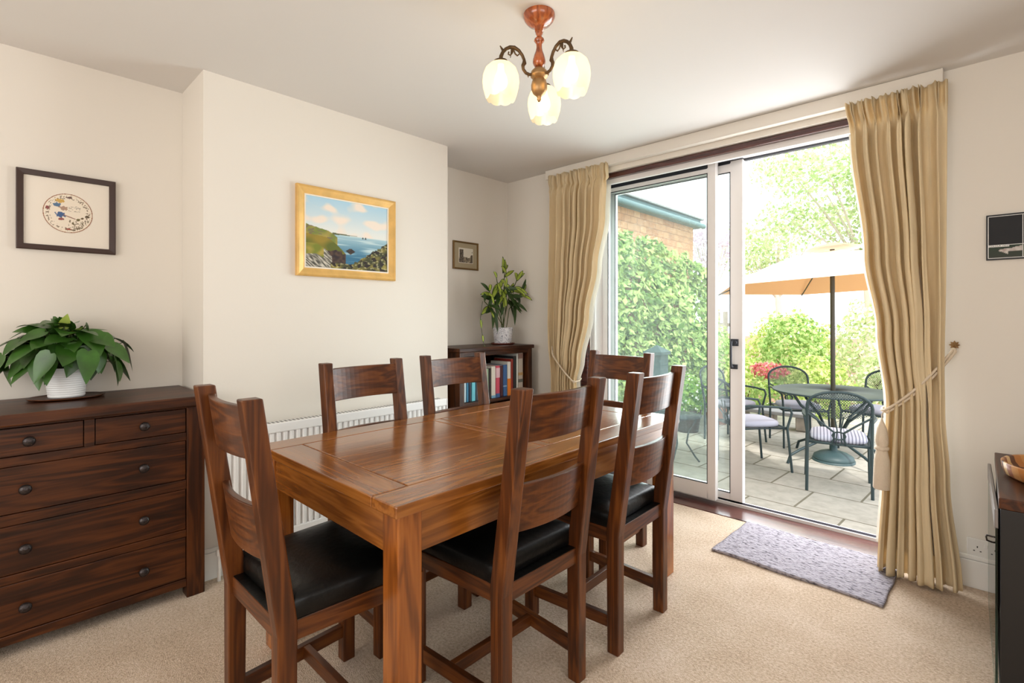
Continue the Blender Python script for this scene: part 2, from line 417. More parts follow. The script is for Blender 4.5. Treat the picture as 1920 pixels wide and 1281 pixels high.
# ------------------------------------------------------------------ mesh helpers
class MB:
    def __init__(s):
        s.v = []; s.f = []; s.mi = []; s.sm = []
    def add(s, vs, fs, mi=0, smooth=False):
        k = len(s.v)
        s.v += [tuple(v) for v in vs]
        for f in fs:
            s.f.append(tuple(i + k for i in f)); s.mi.append(mi); s.sm.append(smooth)
        return s
    def box(s, x0, x1, y0, y1, z0, z1, mi=0, mtx=None):
        vs = [Vector((x, y, z)) for x in (x0, x1) for y in (y0, y1) for z in (z0, z1)]
        if mtx is not None: vs = [mtx @ v for v in vs]
        return s.add(vs, [(0, 1, 3, 2), (4, 6, 7, 5), (0, 4, 5, 1), (2, 3, 7, 6), (0, 2, 6, 4), (1, 5, 7, 3)], mi)
    def prism(s, pts, axis, a, b, mi=0):
        """polygon pts (2d) extruded along axis from a to b"""
        n = len(pts)
        def mk(p, t):
            return {'x': (t, p[0], p[1]), 'y': (p[0], t, p[1]), 'z': (p[0], p[1], t)}[axis]
        vs = [mk(p, a) for p in pts] + [mk(p, b) for p in pts]
        fs = [tuple(range(n))[::-1], tuple(range(n, 2 * n))] + [(i, (i + 1) % n, n + (i + 1) % n, n + i) for i in range(n)]
        return s.add(vs, fs, mi)
    def tube(s, pts, r, n=8, mi=0, closed=False, caps=True):
        pts = [Vector(p) for p in pts]
        rs = r if isinstance(r, (list, tuple)) else [r] * len(pts)
        m = len(pts); vs = []; fs = []
        up = Vector((0, 0, 1)); prev = None
        for i, p in enumerate(pts):
            if closed: t = pts[(i + 1) % m] - pts[i - 1]
            else: t = pts[min(i + 1, m - 1)] - pts[max(i - 1, 0)]
            if t.length < 1e-9: t = Vector((0, 0, 1))
            t.normalize()
            if prev is None:
                a = t.cross(up)
                if a.length < 0.05: a = t.cross(Vector((1, 0, 0)))
                a.normalize()
            else:
                a = prev - t * prev.dot(t)
                if a.length < 1e-4: a = t.cross(up)
                a.normalize()
            prev = a
            b = t.cross(a)
            for k in range(n):
                an = 2 * math.pi * k / n
                vs.append(p + (a * math.cos(an) + b * math.sin(an)) * rs[i])
        seg = m if closed else m - 1
        for i in range(seg):
            j = (i + 1) % m
            for k in range(n):
                fs.append((i * n + k, i * n + (k + 1) % n, j * n + (k + 1) % n, j * n + k))
        s.add(vs, fs, mi, True)
        if caps and not closed:
            s.add(vs[:n], [tuple(range(n))[::-1]], mi); s.add(vs[-n:], [tuple(range(n))], mi)
        return s
    def lathe(s, prof, n=32, mi=0, cx=0, cy=0, cz=0, sx=1, sy=1, smooth=True, mod=None):
        vs = []; fs = []
        for j, (r, z) in enumerate(prof):
            for k in range(n):
                a = 2 * math.pi * k / n
                q = r; zz = z
                if mod: q, zz = mod(j, a, r, z)
                vs.append((cx + q * math.cos(a) * sx, cy + q * math.sin(a) * sy, cz + zz))
        for j in range(len(prof) - 1):
            for k in range(n):
                fs.append((j * n + k, j * n + (k + 1) % n, (j + 1) * n + (k + 1) % n, (j + 1) * n + k))
        s.add(vs, fs, mi, smooth)
        if prof[0][0] > 1e-5: s.add(vs[:n], [tuple(range(n))[::-1]], mi) if not mod else None
        if prof[-1][0] > 1e-5 and not mod: s.add(vs[-n:], [tuple(range(n))], mi)
        return s
    def build(s, name, mats, parent=None, bevel=0, seg=2, loc=None, rot=None, subd=0, uv=None, solid=0, smooth=False, recalc=True):
        me = bpy.data.meshes.new(name)
        me.from_pydata(s.v, [], s.f)
        for m in (mats if isinstance(mats, (list, tuple)) else [mats]):
            me.materials.append(M[m] if isinstance(m, str) else m)
        me.polygons.foreach_set('material_index', s.mi)
        me.polygons.foreach_set('use_smooth', [bool(q or smooth) for q in s.sm])
        me.update()
        if recalc:
            bm = bmesh.new(); bm.from_mesh(me); bmesh.ops.remove_doubles(bm, verts=bm.verts, dist=1e-6) if bevel or subd else None
            bmesh.ops.recalc_face_normals(bm, faces=bm.faces); bm.to_mesh(me); bm.free()
        if uv:
            ul = me.uv_layers.new(name='uv')
            for lp in me.loops:
                co = me.vertices[lp.vertex_index].co
                ul.data[lp.index].uv = uv(co)
        o = bpy.data.objects.new(name, me)
        C.objects.link(o)
        if parent: o.parent = parent
        if loc: o.location = loc
        if rot: o.rotation_euler = rot
        if solid:
            q = o.modifiers.new('solid', 'SOLIDIFY'); q.thickness = solid; q.offset = 0
        if bevel:
            q = o.modifiers.new('bevel', 'BEVEL'); q.width = bevel; q.segments = seg; q.limit_method = 'ANGLE'; q.angle_limit = R(40)
            q.harden_normals = False
        if subd:
            q = o.modifiers.new('subd', 'SUBSURF'); q.levels = subd; q.render_levels = subd
        return o

def tag(o, label=None, cat=None, group=None, kind=None):
    if label: o['label'] = label
    if cat: o['category'] = cat
    if group: o['group'] = group
    if kind: o['kind'] = kind
    return o

def thing(name, label, cat, loc=(0, 0, 0), rz=0.0, group=None, kind=None):
    o = bpy.data.objects.new(name, None)
    C.objects.link(o)
    o.empty_display_size = 0.1
    o.location = loc
    o.rotation_euler = (0, 0, rz)
    return tag(o, label, cat, group, kind)

def dup(root, loc, rz, label=None, group=None):
    """copy a thing with its parts and their sub-parts"""
    r = root.copy(); C.objects.link(r); r.location = loc; r.rotation_euler = (0, 0, rz)
    if label: r['label'] = label
    if group: r['group'] = group
    for ch in list(root.children):
        c = ch.copy(); C.objects.link(c); c.parent = r
        for g in ch.children:
            d = g.copy(); C.objects.link(d); d.parent = c
    return r

def struct(o):
    o['kind'] = 'structure'
    return o

# ------------------------------------------------------------------ the room
XA, XC, Y1, Y2, YW, HC = -3.031, -2.668, 0.705, 2.163, 3.121, 2.39
XR, YR = 1.2, -2.25
PZ = -0.18                                     # level of the patio outside

struct(MB().box(XA - .1, XR + .1, YR - .1, 3.16, -0.1, 0.0).build('floor', 'carpet'))
struct(MB().box(XA - .3, XR + .3, YR - .3, 3.5, HC, HC + 0.14).build('ceiling', 'ceiling'))
struct(MB().box(XA - .2, XA, YR - .2, 3.5, 0, HC).build('wall_left', 'wall'))
struct(MB().box(XA + .001, XC, Y1, Y2, 0, HC).build('wall_chimney_breast', 'wall'))
DX0, DX1, DZ1 = -2.30, -0.205, 2.285              # patio door opening
w = MB()
w.box(XA, DX0, YW, 3.44, -0.2, HC)
w.box(DX1, XR, YW, 3.44, -0.2, HC)
w.box(DX0, DX1, YW, 3.44, DZ1, HC)
struct(w.build('wall_window', 'wall'))
# rear and side walls, each with an opening added for its fill lamp
w = MB()
w.box(XA, -2.2, YR - .2, YR, 0, HC); w.box(0.4, XR + .2, YR - .2, YR, 0, HC)
w.box(-2.2, 0.4, YR - .2, YR, 0, 0.7); w.box(-2.2, 0.4, YR - .2, YR, 2.2, HC)
struct(w.build('wall_rear', 'wall'))
w = MB()
w.box(XR, XR + .2, YR, -0.85, 0, HC); w.box(XR, XR + .2, 1.05, 3.2, 0, HC)
w.box(XR, XR + .2, -0.85, 1.05, 0, 0.85); w.box(XR, XR + .2, -0.85, 1.05, 2.15, HC)
struct(w.build('wall_right', 'wall'))

def skirting(name, pts_list):
    mb = MB()
    for (x0, x1, y0, y1) in pts_list:
        mb.box(x0, x1, y0, y1, 0, 0.125)
        # thinner moulded top
        cx0, cx1, cy0, cy1 = x0, x1, y0, y1
        if abs(x1 - x0) < 0.05: 
            if name == 'baseboard_left': cx1 = x1 - 0.006
        else:
            cy0 = y0 + 0.006
        mb.box(cx0, cx1, cy0, cy1, 0.125, 0.145)
    return struct(mb.build(name, 'gloss_white', bevel=0.003))
skirting('baseboard_left', [(XA, XA + .018, YR, Y1), (XC, XC + .018, Y1 - .002, Y2 + .018), (XA, XA + .018, Y2, YW)])
skirting('baseboard_window', [(XA, DX0 - .02, YW - .018, YW), (DX1 + .0, XR, YW - .018, YW)])
struct(MB().box(XA + .018, XC + .018, Y1 - .018, Y1, 0, .14).build('baseboard_alcove', 'gloss_white', bevel=.003))

# pelmet board that carries the curtain track
p = MB()
p.box(-2.56, -0.165, 3.062, YW - .001, 2.318, HC - .001)
struct(p.build('trim_1', 'wall', bevel=0.004))

# sliding patio door -------------------------------------------------
dr = thing('door_1', 'white framed sliding patio door standing half open onto the garden', 'door')
del dr['category']
struct(dr)
m = MB()                                        # mahogany sub-frame: head, jambs and threshold
m.box(DX0, DX1, 3.150, 3.20, 2.248, DZ1 - .002)
m.box(DX0 + .001, DX0 + .075, 3.157, 3.20, 0.0, 2.25)
m.box(DX1 - .06, DX1 - .001, 3.157, 3.20, 0.0, 2.25)
m.box(DX0 + .001, DX1 - .001, 3.157, 3.365, -0.06, 0.004)
m.build('timber_frame', 'mahogany', dr, bevel=.003)
m = MB()                                        # white outer frame
m.box(DX0 + .02, DX1 - .02, 3.185, 3.212, 2.213, 2.262)
m.box(DX0 + .02, DX1 - .02, 3.212, 3.44, 2.262, 2.284)
m.box(DX0 + .075, DX0 + .115, 3.20, 3.44, 0.0, 2.262)
m.box(DX1 - .09, DX1 - .05, 3.20, 3.44, 0.0, 2.262)
m.box(DX0 + .02, DX1 - .02, 3.365, 3.385, -0.05, 0.022)
m.box(DX0 + .02, DX1 - .02, 3.43, 3.45, -0.1, 0.012)
m.build('outer_frame', 'upvc', dr, bevel=.003)
MB().box(DX0 + .11, DX1 - .09, 3.385, 3.43, -0.05, 0.012).box(DX0 + .11, DX1 - .09, 3.375, 3.379, 0.02, 0.034).build('track', 'track', dr)
MB().box(DX0 + .11, -1.165, 3.25, 3.43, 2.254, 2.263).box(-1.165, DX1 - .09, 3.40, 3.43, 2.250, 2.263).build('track', 'gasket', dr)

MB().box(DX0 + .11, -1.362, 3.315, 3.34, 2.214, 2.262).box(-2.19, -1.243, 3.385, 3.41, 2.238, 2.262).build('track', 'gasket', dr)  # dark strips stand in for the shade in the gap above the sashes
MB().box(-1.3615, -1.3105, 3.302, 3.344, 2.214, 2.262).box(-1.2415, -1.1655, 3.377, 3.419, 2.238, 2.262).build('stile_cap', 'upvc', dr)

def sash(name, x0, x1, y0, y1, z0, z1, st, rail, glass_mat='glass'):
    f = MB()
    f.box(x0, x0 + st[0], y0, y1, z0, z1); f.box(x1 - st[1], x1, y0, y1, z0, z1)
    f.box(x0 + st[0], x1 - st[1], y0, y1, z0, z0 + rail[0]); f.box(x0 + st[0], x1 - st[1], y0, y1, z1 - rail[1], z1)
    o = f.build(name, 'upvc', dr, bevel=.003)
    g = MB()
    g.box(x0 + st[0] - .001, x1 - st[1] + .001, (y0 + y1) / 2 - .003, (y0 + y1) / 2 + .003, z0 + rail[0] - .001, z1 - rail[1] + .001)
    g.build('glass_pane', glass_mat, o)
    k = MB()
    a, b, c, d = x0 + st[0], x1 - st[1], z0 + rail[0], z1 - rail[1]
    for (p0, p1, q0, q1) in ((a, a + .005, c, d), (b - .005, b, c, d), (a, b, c, c + .006), (a, b, d - .006, d)):
        k.box(p0, p1, y0 - .001, y0 + .004, q0, q1)
    k.build('gasket', 'gasket', o)
    return o
sash('fixed_sash', DX0 + .115, -1.31, 3.30, 3.345, 0.03, 2.216, (0.05, 0.052), (0.10, 0.03))
sl = sash('sliding_sash', -2.19, -1.165, 3.375, 3.42, 0.022, 2.240, (0.07, 0.077), (0.055, 0.055))
h = MB()
h.tube([(-1.222, 3.366, 1.075), (-1.222, 3.335, 1.068), (-1.222, 3.328, 1.04), (-1.222, 3.328, 0.945), (-1.222, 3.335, 0.915), (-1.222, 3.366, 0.908)], .008, 8)
h.box(-1.236, -1.19, 3.362, 3.376, 1.045, 1.09); h.box(-1.236, -1.195, 3.362, 3.376, 0.895, 0.925)
h.tube([(-1.205, 3.375, 1.068), (-1.205, 3.345, 1.068)], .012, 10)
h.build('door_handle', 'gasket', sl)

# unseen window frames added around the fill lamps behind and beside the camera
def plain_window(name, axis, a0, a1, z0, z1, pos):
    f = MB()
    def bx(p0, p1, q0, q1, t=.03):
        if axis == 'x': f.box(p0, p1, pos - t, pos + t, q0, q1)
        else: f.box(pos - t, pos + t, p0, p1, q0, q1)
    bx(a0, a0 + .05, z0, z1); bx(a1 - .05, a1, z0, z1); bx(a0, a1, z0, z0 + .05); bx(a0, a1, z1 - .05, z1)
    mid = (a0 + a1) / 2
    bx(mid - .02, mid + .02, z0, z1)
    struct(f.build(name, 'upvc', bevel=.003))
plain_window('added_window_1', 'x', -2.2, 0.4, 0.7, 2.2, YR - .14)
plain_window('added_window_2', 'y', -0.85, 1.05, 0.85, 2.15, XR + .14)

# ------------------------------------------------------------------ dining chairs
CH, CW, CF, CD, KZ, LEAN, PW, PD = 1.034, .405, .455, .425, .452, .083, .044, .048
def post_profile():
    # (y, z) outline: plumb leg below the seat, raked back above
    t = .048
    return [(0, 0), (PD - .002, 0), (PD + .002, KZ), (t - LEAN, CH), (-LEAN, CH), (-.001, KZ - .02)]
def slat(z0, z1, w, bow, thick=.02):
    """curved back slat; bows away from the sitter"""
    mb = MB(); n = 14; vs = []
    for i in range(n + 1):
        u = -1 + 2 * i / n
        for (zz, th) in ((z0, 0), (z0, 1), (z1, 1), (z1, 0)):
            lean = -LEAN * (zz - KZ) / (CH - KZ)
            y = lean + .036 - bow * (1 - u * u) - thick / 2 + th * thick
            vs.append((u * w / 2, y, zz))
    fs = []
    for i in range(n):
        a = i * 4; b = a + 4
        for k in range(4):
            fs.append((a + k, a + (k + 1) % 4, b + (k + 1) % 4, b + k))
    fs += [(0, 1, 2, 3), (n * 4 + 3, n * 4 + 2, n * 4 + 1, n * 4)]
    mb.add(vs, fs, 0)
    return mb
def make_chair(label, loc, rz):
    t = thing('dining_chair', label, 'chair', loc, rz, None)
    for s in (-1, 1):
        x0, x1 = sorted((s * (CW / 2), s * (CW / 2 - PW)))
        MB().prism(post_profile(), 'x', x0, x1).build('leg', 'chair_z', t, bevel=.004)
    for s in (-1, 1):
        x0, x1 = sorted((s * (CF / 2), s * (CF / 2 - PW)))
        MB().box(x0, x1, CD - PW, CD, 0, KZ + .004).build('leg', 'chair_z', t, bevel=.004)
    f = MB()                                   # aprons below the seat
    z0, z1 = .403, .456
    f.box(-CW / 2 + PW - .002, CW / 2 - PW + .002, .010, .032, z0, z1)
    f.box(-CF / 2 + PW - .002, CF / 2 - PW + .002, CD - .034, CD - .010, z0, z1)
    for s in (-1, 1):
        a, b = s * (CW / 2 - .008), s * (CF / 2 - .008)
        c, d = s * (CW / 2 - .030), s * (CF / 2 - .030)
        f.prism([(a, PD - .004), (b, CD - PW + .004), (d, CD - PW + .004), (c, PD - .004)], 'z', z0, z1, 1)
    f.build('seat_frame', ['chair_x', 'chair_y'], t, bevel=.002)
    # cushion: rounded slab with a softly crowned top
    n = 14; vs = []; fs = []
    def cw(v): return (CW / 2 - .006) * (1 - v) + (CF / 2 - .006) * v
    rings = [(0.0, .458), (0.0, .500), (.006, .511), (.018, .518)]
    def ring(ins, z):
        out = []
        yb, yf = PD - .008 + ins, CD - .002 - ins
        m_ = 10
        for i in range(m_): 
            u = i / m_; out.append((-cw(0) + ins + 2 * (cw(0) - ins) * u, yb, z))
        for i in range(m_):
            u = i / m_; w_ = cw(u) - ins; out.append((w_, yb + (yf - yb) * u, z))
        for i in range(m_):
            u = i / m_; out.append((cw(1) - ins - 2 * (cw(1) - ins) * u, yf, z))
        for i in range(m_):
            u = 1 - i / m_; w_ = cw(u) - ins; out.append((-w_, yb + (yf - yb) * u, z))
        return out
    allr = [ring(i_, z_) for i_, z_ in rings] + [ring(.055, .524), ring(.12, .528)]
    m4 = 40
    for rg in allr: vs += rg
    for j in range(len(allr) - 1):
        for k in range(m4):
            fs.append((j * m4 + k, j * m4 + (k + 1) % m4, (j + 1) * m4 + (k + 1) % m4, (j + 1) * m4 + k))
    fs.append(tuple(range(m4))[::-1]); fs.append(tuple(range((len(allr) - 1) * m4, len(allr) * m4)))
    MB().add(vs, fs, 0, True).build('seat', 'leather', t, bevel=.004)
    MB().prism([(-CW / 2 + .01, .012), (CW / 2 - .01, .012), (CF / 2 - .012, CD - .012), (-CF / 2 + .012, CD - .012)], 'z', .440, .4575).build('seat_board', 'leather', t)
    slat(.872, 1.010, CW - 2 * PW + .01, .026).build('back_slat', 'chair_x', t, bevel=.003, smooth=False)
    slat(.603, .748, CW - 2 * PW + .01, .026).build('back_slat', 'chair_x', t, bevel=.003, smooth=False)
    for s in (-1, 1):
        a, b = s * (CW / 2 - .012), s * (CF / 2 - .012)
        c, d = s * (CW / 2 - .034), s * (CF / 2 - .034)
        MB().prism([(a, PD - .004), (b, CD - PW + .004), (d, CD - PW + .004), (c, PD - .004)], 'z', .085, .130).build('stretcher', 'chair_y', t, bevel=.002)
    MB().box(-CW / 2 + .018, CW / 2 - .018, .235, .257, .087, .128).build('stretcher', 'chair_x', t, bevel=.002)
    return t
# (x, y) is the middle of the back feet; angle = direction the sitter faces
seats = [
    (-1.003, 1.213, 179.6, 'brown ladder-back dining chair nearest the camera on the right side of the table'),
    (-0.984, 1.783, 181.4, 'brown ladder-back dining chair right of the table, closer to the patio door'),
    (-2.022, 1.194, 1.6, 'dining chair between table and radiator, standing in front of the plain chimney wall'),
    (-2.048, 1.746, -3.5, 'dining chair between table and chimney wall, its back overlapping the bookcase'),
    (-1.485, 0.502, 90.2, 'dining chair at the near end of the table beside the chest of drawers'),
    (-1.554, 2.480, 268.8, 'dining chair at the far end of the table with its back to the patio door'),
]
chair0 = None
for (x, y, a, lab) in seats:
    if chair0 is None:
        chair0 = make_chair(lab, (x, y, 0), R(a - 90)); chair0['group'] = 'dining chairs around the table'
    else:
        dup(chair0, (x, y, 0), R(a - 90), lab, 'dining chairs around the table')

# ------------------------------------------------------------------ dining table
TX, TY, TW, TL, TZ = -1.084, 0.714, .915, 1.601, .753
t = thing('dining_table', 'long polished brown wooden dining table with square legs, six chairs around it', 'table', (TX, TY, 0), R(0.27))
g, bd = .0012, .117
th = .032
yz = [0, bd, .745, .790, 1.484, TL]
b = MB()
b.box(-bd, 0, 0, TL, TZ - th, TZ, 0); b.box(-TW, -TW + bd, 0, TL, TZ - th, TZ, 0)
b.box(-TW + bd + g, -bd - g, 0, bd - g, TZ - th, TZ, 1); b.box(-TW + bd + g, -bd - g, TL - bd + g, TL, TZ - th, TZ, 1)
b.box(-TW + bd + g, -bd - g, .727, .772, TZ - th, TZ, 1)
for (a0, a1) in ((bd, .727), (.772, TL - bd)):
    for k in range(1):
        b.box(-TW + bd + g, -bd - g, a0 + g, a1 - g, TZ - th, TZ - .0003, 0)
b.box(-TW + .03, -.03, .03, TL - .03, TZ - th - .002, TZ - .006, 2)
b.build('tabletop', ['table_y', 'table_x', 'black'], t, bevel=.0035)
LW, OV = .075, .020
for (lx, ly) in ((-OV - LW, OV), (-OV - LW, TL - OV - LW), (-TW + OV, OV), (-TW + OV, TL - OV - LW)):
    MB().box(lx, lx + LW, ly, ly + LW, 0, TZ - th - .001).build('leg', 'table_leg', t, bevel=.004)
az0, az1 = .602, TZ - th - .001
for (x0, x1, y0, y1, mt) in ((-OV - LW + .002, -TW + OV + LW - .002, OV + .008, OV + .030, 'table_x'), (-OV - LW + .002, -TW + OV + LW - .002, TL - OV - .030, TL - OV - .008, 'table_x'),
                             (-OV - .030, -OV - .008, OV + LW - .002, TL - OV - LW + .002, 'table_y'), (-TW + OV + .008, -TW + OV + .030, OV + LW - .002, TL - OV - LW + .002, 'table_y')):
    MB().box(min(x0, x1), max(x0, x1), y0, y1, az0, az1).build('apron', mt, t, bevel=.002)

# ------------------------------------------------------------------ chest of drawers
ch = thing('chest_of_drawers', 'dark wooden chest of drawers with round pewter knobs in the left alcove', 'chest of drawers', (-2.555, .283, 0))
HW = .398
b = MB()                                       # carcass: corner posts, sides, rails, back
for s in (-1, 1):
    y0, y1 = sorted((s * HW, s * (HW - .07)))
    b.box(-.07, 0, y0, y1, 0, .838); b.box(-.455, -.40, y0, y1, 0, .838)
    y0, y1 = sorted((s * (HW - .008), s * (HW - .03)))
    b.box(-.40, -.07, y0, y1, .05, .838)
b.box(-.455, -.44, -HW + .03, HW - .03, .05, .838)
b.build('body', 'chest_z', ch, bevel=.003)
b = MB()
I = HW - .07
for z0, z1 in ((.832, .840), (.692, .726), (.479, .519), (.269, .300), (.050, .085)):
    b.box(-.03, -.004, -I, I, z0, z1)
b.box(-.03, -.004, -.016, .016, .726, .832)
b.build('drawer_rail', 'chest_y', ch, bevel=.002)
MB().box(-.05, -.032, -I, I, .085, .835).build('drawer_recess', 'black', ch)
MB().box(-.466, .024, -HW - .012, HW + .010, .840, .884).build('top', 'chest_y', ch, bevel=.006)
def knob_mesh():
    k = MB(); k.lathe([(.0055, -.002), (.0055, .010), (.012, .013), (.018, .019), (.0185, .024), (.014, .030), (.007, .033), (.0, .034)], 20)
    return k
g = .0025
for (y0, y1, z0, z1, ks) in ((-I, -.016, .726, .832, (-.172,)), (.016, I, .726, .832, (.174,)), (-I, I, .519, .692, (-.182, .172)), (-I, I, .300, .479, (-.182, .172)), (-I, I, .085, .269, (-.182, .172))):
    d = MB().box(-.03, -.006, y0 + g, y1 - g, z0 + g, z1 - g).build('drawer', 'chest_y', ch, bevel=.002)
    for ky in ks:
        knob_mesh().build('knob', 'pewter', d, loc=(-.006, ky, (z0 + z1) / 2), rot=(0, R(90), 0))

# ------------------------------------------------------------------ radiator
rd = thing('radiator', 'white convector radiator on the chimney wall behind the table', 'radiator', (XC, 1.43, 0))
b = MB(); rx0, rx1, ry = .030, .088, .655
n = 40
vs = []; step = 2 * ry / n
prof = []
for i in range(n):
    y = -ry + i * step
    prof += [(y, rx1 - .012), (y + step * .18, rx1), (y + step * .62, rx1), (y + step * .8, rx1 - .012)]
prof.append((ry, rx1 - .012))
for (y, x) in prof: vs += [(x, y, .165), (x, y, .655)]
b.add(vs, [(2 * i, 2 * i + 2, 2 * i + 3, 2 * i + 1) for i in range(len(prof) - 1)], 0)
b.box(rx0, rx1 - .014, -ry, ry, .14, .665)
b.build('panel', 'radiator', rd)
MB().box(rx0 + .002, rx1 + .002, -ry, ry, .655, .703).build('rail', 'radiator', rd, bevel=.005)
MB().box(rx0 + .002, rx1 + .003, -ry, ry, .122, .165).build('rail', 'radiator', rd, bevel=.005)
b = MB()
for i in range(60):
    y = -ry + .03 + i * (2 * ry - .06) / 60
    b.box(rx0 + .012, rx1 - .012, y, y + .010, .7025, .7038)
b.build('top_grille', 'grille_dark', rd)
for (q0, q1) in ((-ry - .006, -ry), (ry, ry + .006)):
    MB().box(rx0, rx1 + .003, q0, q1, .125, .70).build('side_panel', 'radiator', rd, bevel=.002)
for y in (-ry - .03, ry + .012):
    b = MB()
    b.tube([(.055, y + .01, .0), (.055, y + .01, .12)], .0075, 10); b.tube([(.055, y + .01, .12), (.055, y + .01, .15)], .013, 12)
    b.tube([(.055, y - .0, .14), (.055, y + .028, .14)], .009, 10)
    b.build('valve', 'gloss_white', rd)
for y in (-.5, .44): MB().box(.0005, .03, y, y + .06, .2, .6).build('bracket', 'radiator', rd)

# ------------------------------------------------------------------ pictures
def art_mesh(name, w, hgt, nx, nz, fn, parent, axis='x', off=0.0, mat='art'):
    """flat printed sheet; colours come from fn(u, v) -> (r, g, b) in 0..255"""
    vs = []; fs = []; cols = []
    for j in range(nz + 1):
        for i in range(nx + 1):
            u, v = i / nx, j / nz
            a = (u - .5) * w; z = (v - .5) * hgt
            vs.append((off, a, z) if axis == 'x' else (a, off, z))
            c = srgb(*[max(0, min(255, q)) for q in fn(u, v)])
            cols += [c[0], c[1], c[2], 1.0]
    for j in range(nz):
        for i in range(nx):
            a = j * (nx + 1) + i
            fs.append((a, a + 1, a + nx + 2, a + nx + 1))
    me = bpy.data.meshes.new(name); me.from_pydata(vs, [], fs)
    me.materials.append(M[mat])
    ca = me.color_attributes.new('art', 'FLOAT_COLOR', 'POINT')
    ca.data.foreach_set('color', cols)
    o = bpy.data.objects.new(name, me); C.objects.link(o); o.parent = parent
    return o
def frame_ring(w, hgt, fw, prof, axis='x'):
    """mitred frame; prof = list of (inset from outer edge, depth off wall)"""
    mb = MB(); vs = []; fs = []; n = len(prof)
    for (sx, sz) in ((-1, -1), (1, -1), (1, 1), (-1, 1)):
        for (i_, d) in prof:
            a = sx * (w / 2 - i_); z = sz * (hgt / 2 - i_)
            vs.append((d, a, z) if axis == 'x' else (a, -d, z))
    for c in range(4):
        c2 = (c + 1) % 4
        for k in range(n - 1):
            fs.append((c * n + k, c2 * n + k, c2 * n + k + 1, c * n + k + 1))
    mb.add(vs, fs, 0)
    return mb
def nz(u, v, s=1.0, o=0.0):
    return noise.noise(Vector((u * s + o, v * s - o, o * .37)))
def lerp(a, b, t):
    t = max(0, min(1, t)); return tuple(a[i] + (b[i] - a[i]) * t for i in range(3))

def sea(u, v):
    c = lerp((226, 228, 224), (170, 206, 226), (v - .55) / .45)
    cl = nz(u * 1.2, v * 2.4, 3.2, 2.1) + .5 * nz(u, v, 9, 5)
    c = lerp(c, (238, 224, 210), (cl + .05) * 2.4)
    hor = .50
    if v < hor:
        d = (hor - v) / hor
        c = lerp((170, 200, 210), (52, 108, 140), d * 1.5)
        c = lerp(c, (190, 212, 216), (nz(u * 2, v * 22, 1.6, 3) - .12) * 3 * (1 - d))
    if abs(v - .505) < .012 * max(0, 1 - (u - .36) / .26) and u > .3: c = (96, 100, 70)
    for (px, pw) in ((.675, .009), (.71, .011)):
        if 0 < v - .475 < .035 - abs(u - px) * 2.4 and abs(u - px) < pw: c = (70, 70, 66)
    # headlands on the left
    h1 = .60 - .25 * u - .9 * max(0, u - .25) ** 1.3 + .008 * nz(u, 0, 30)
    if v < h1 and u < .36 and v > .40 - .2 * u:
        c = lerp((120, 130, 60), (196, 160, 84), (nz(u, v, 10, 1) + .2) * 1.6)
        if nz(u, v * 3, 16, 7) > .28: c = (120, 104, 84)
    h2 = .47 - .12 * u - 1.6 * max(0, u - .22) ** 1.5
    if v < h2 and u < .46:
        c = lerp((150, 128, 44), (92, 100, 32), (nz(u, v, 7, 4) + .3) * 1.6)
        if v < .26 - .1 * (u - .2) + .05 * nz(u, v, 22, 3) and u > .17:
            c = lerp((84, 62, 50), (40, 30, 34), nz(u, v, 26, 2) + .5)
    if abs(u - .52) < .06 * (1 - abs(v - .27) / .05) and v > .22 and v < .31: c = lerp((74, 58, 48), (40, 36, 36), nz(u, v, 30) + .5)
    h3 = .34 - .7 * max(0, u - .12) - 2.2 * max(0, u - .2) ** 1.6
    if v < h3 and u < .30:
        c = lerp((118, 126, 40), (170, 150, 70), (nz(u * 1, v, 12, 8) + .3) * 1.4)
        if v < h3 - .16 + .1 * u or u > .2:
            c = lerp((206, 200, 186), (72, 70, 62), .5 + 1.3 * nz((u + v) * 3.4, (u - v) * .6, 16, 3))
    # bushes lower right
    h4 = .08 + .34 * max(0, u - .55) / .45 * 1.1 + .025 * nz(u, v, 20, 9) + .02 * nz(u, 0, 60)
    if u > .28 and v < max(.075 + .02 * nz(u, 0, 18), h4):
        c = lerp((58, 60, 34), (150, 136, 62), .35 + 1.3 * nz(u, v, 13, 6))
        if nz(u, v, 34, 11) > .25: c = lerp(c, (206, 196, 150), .6)
        if nz(u, v, 20, 21) < -.25: c = (40, 30, 26)
    return c
pg = thing('framed_painting', 'gilt-framed seascape painting of cliffs and blue sea hanging on the chimney wall', 'painting', (XC, 1.436, 1.697), 0)
frame_ring(.606, .487, .05, [(0, 0), (0, .022), (.006, .026), (.012, .022), (.020, .020), (.038, .013), (.046, .012), (.046, 0)]).build('frame', 'gold_frame', pg)
frame_ring(.516, .397, .01, [(0, .002), (0, .0125), (.007, .0125), (.007, .002)]).build('slip', 'mount', pg)
art_mesh('canvas', .503, .384, 220, 170, sea, pg, off=.009)

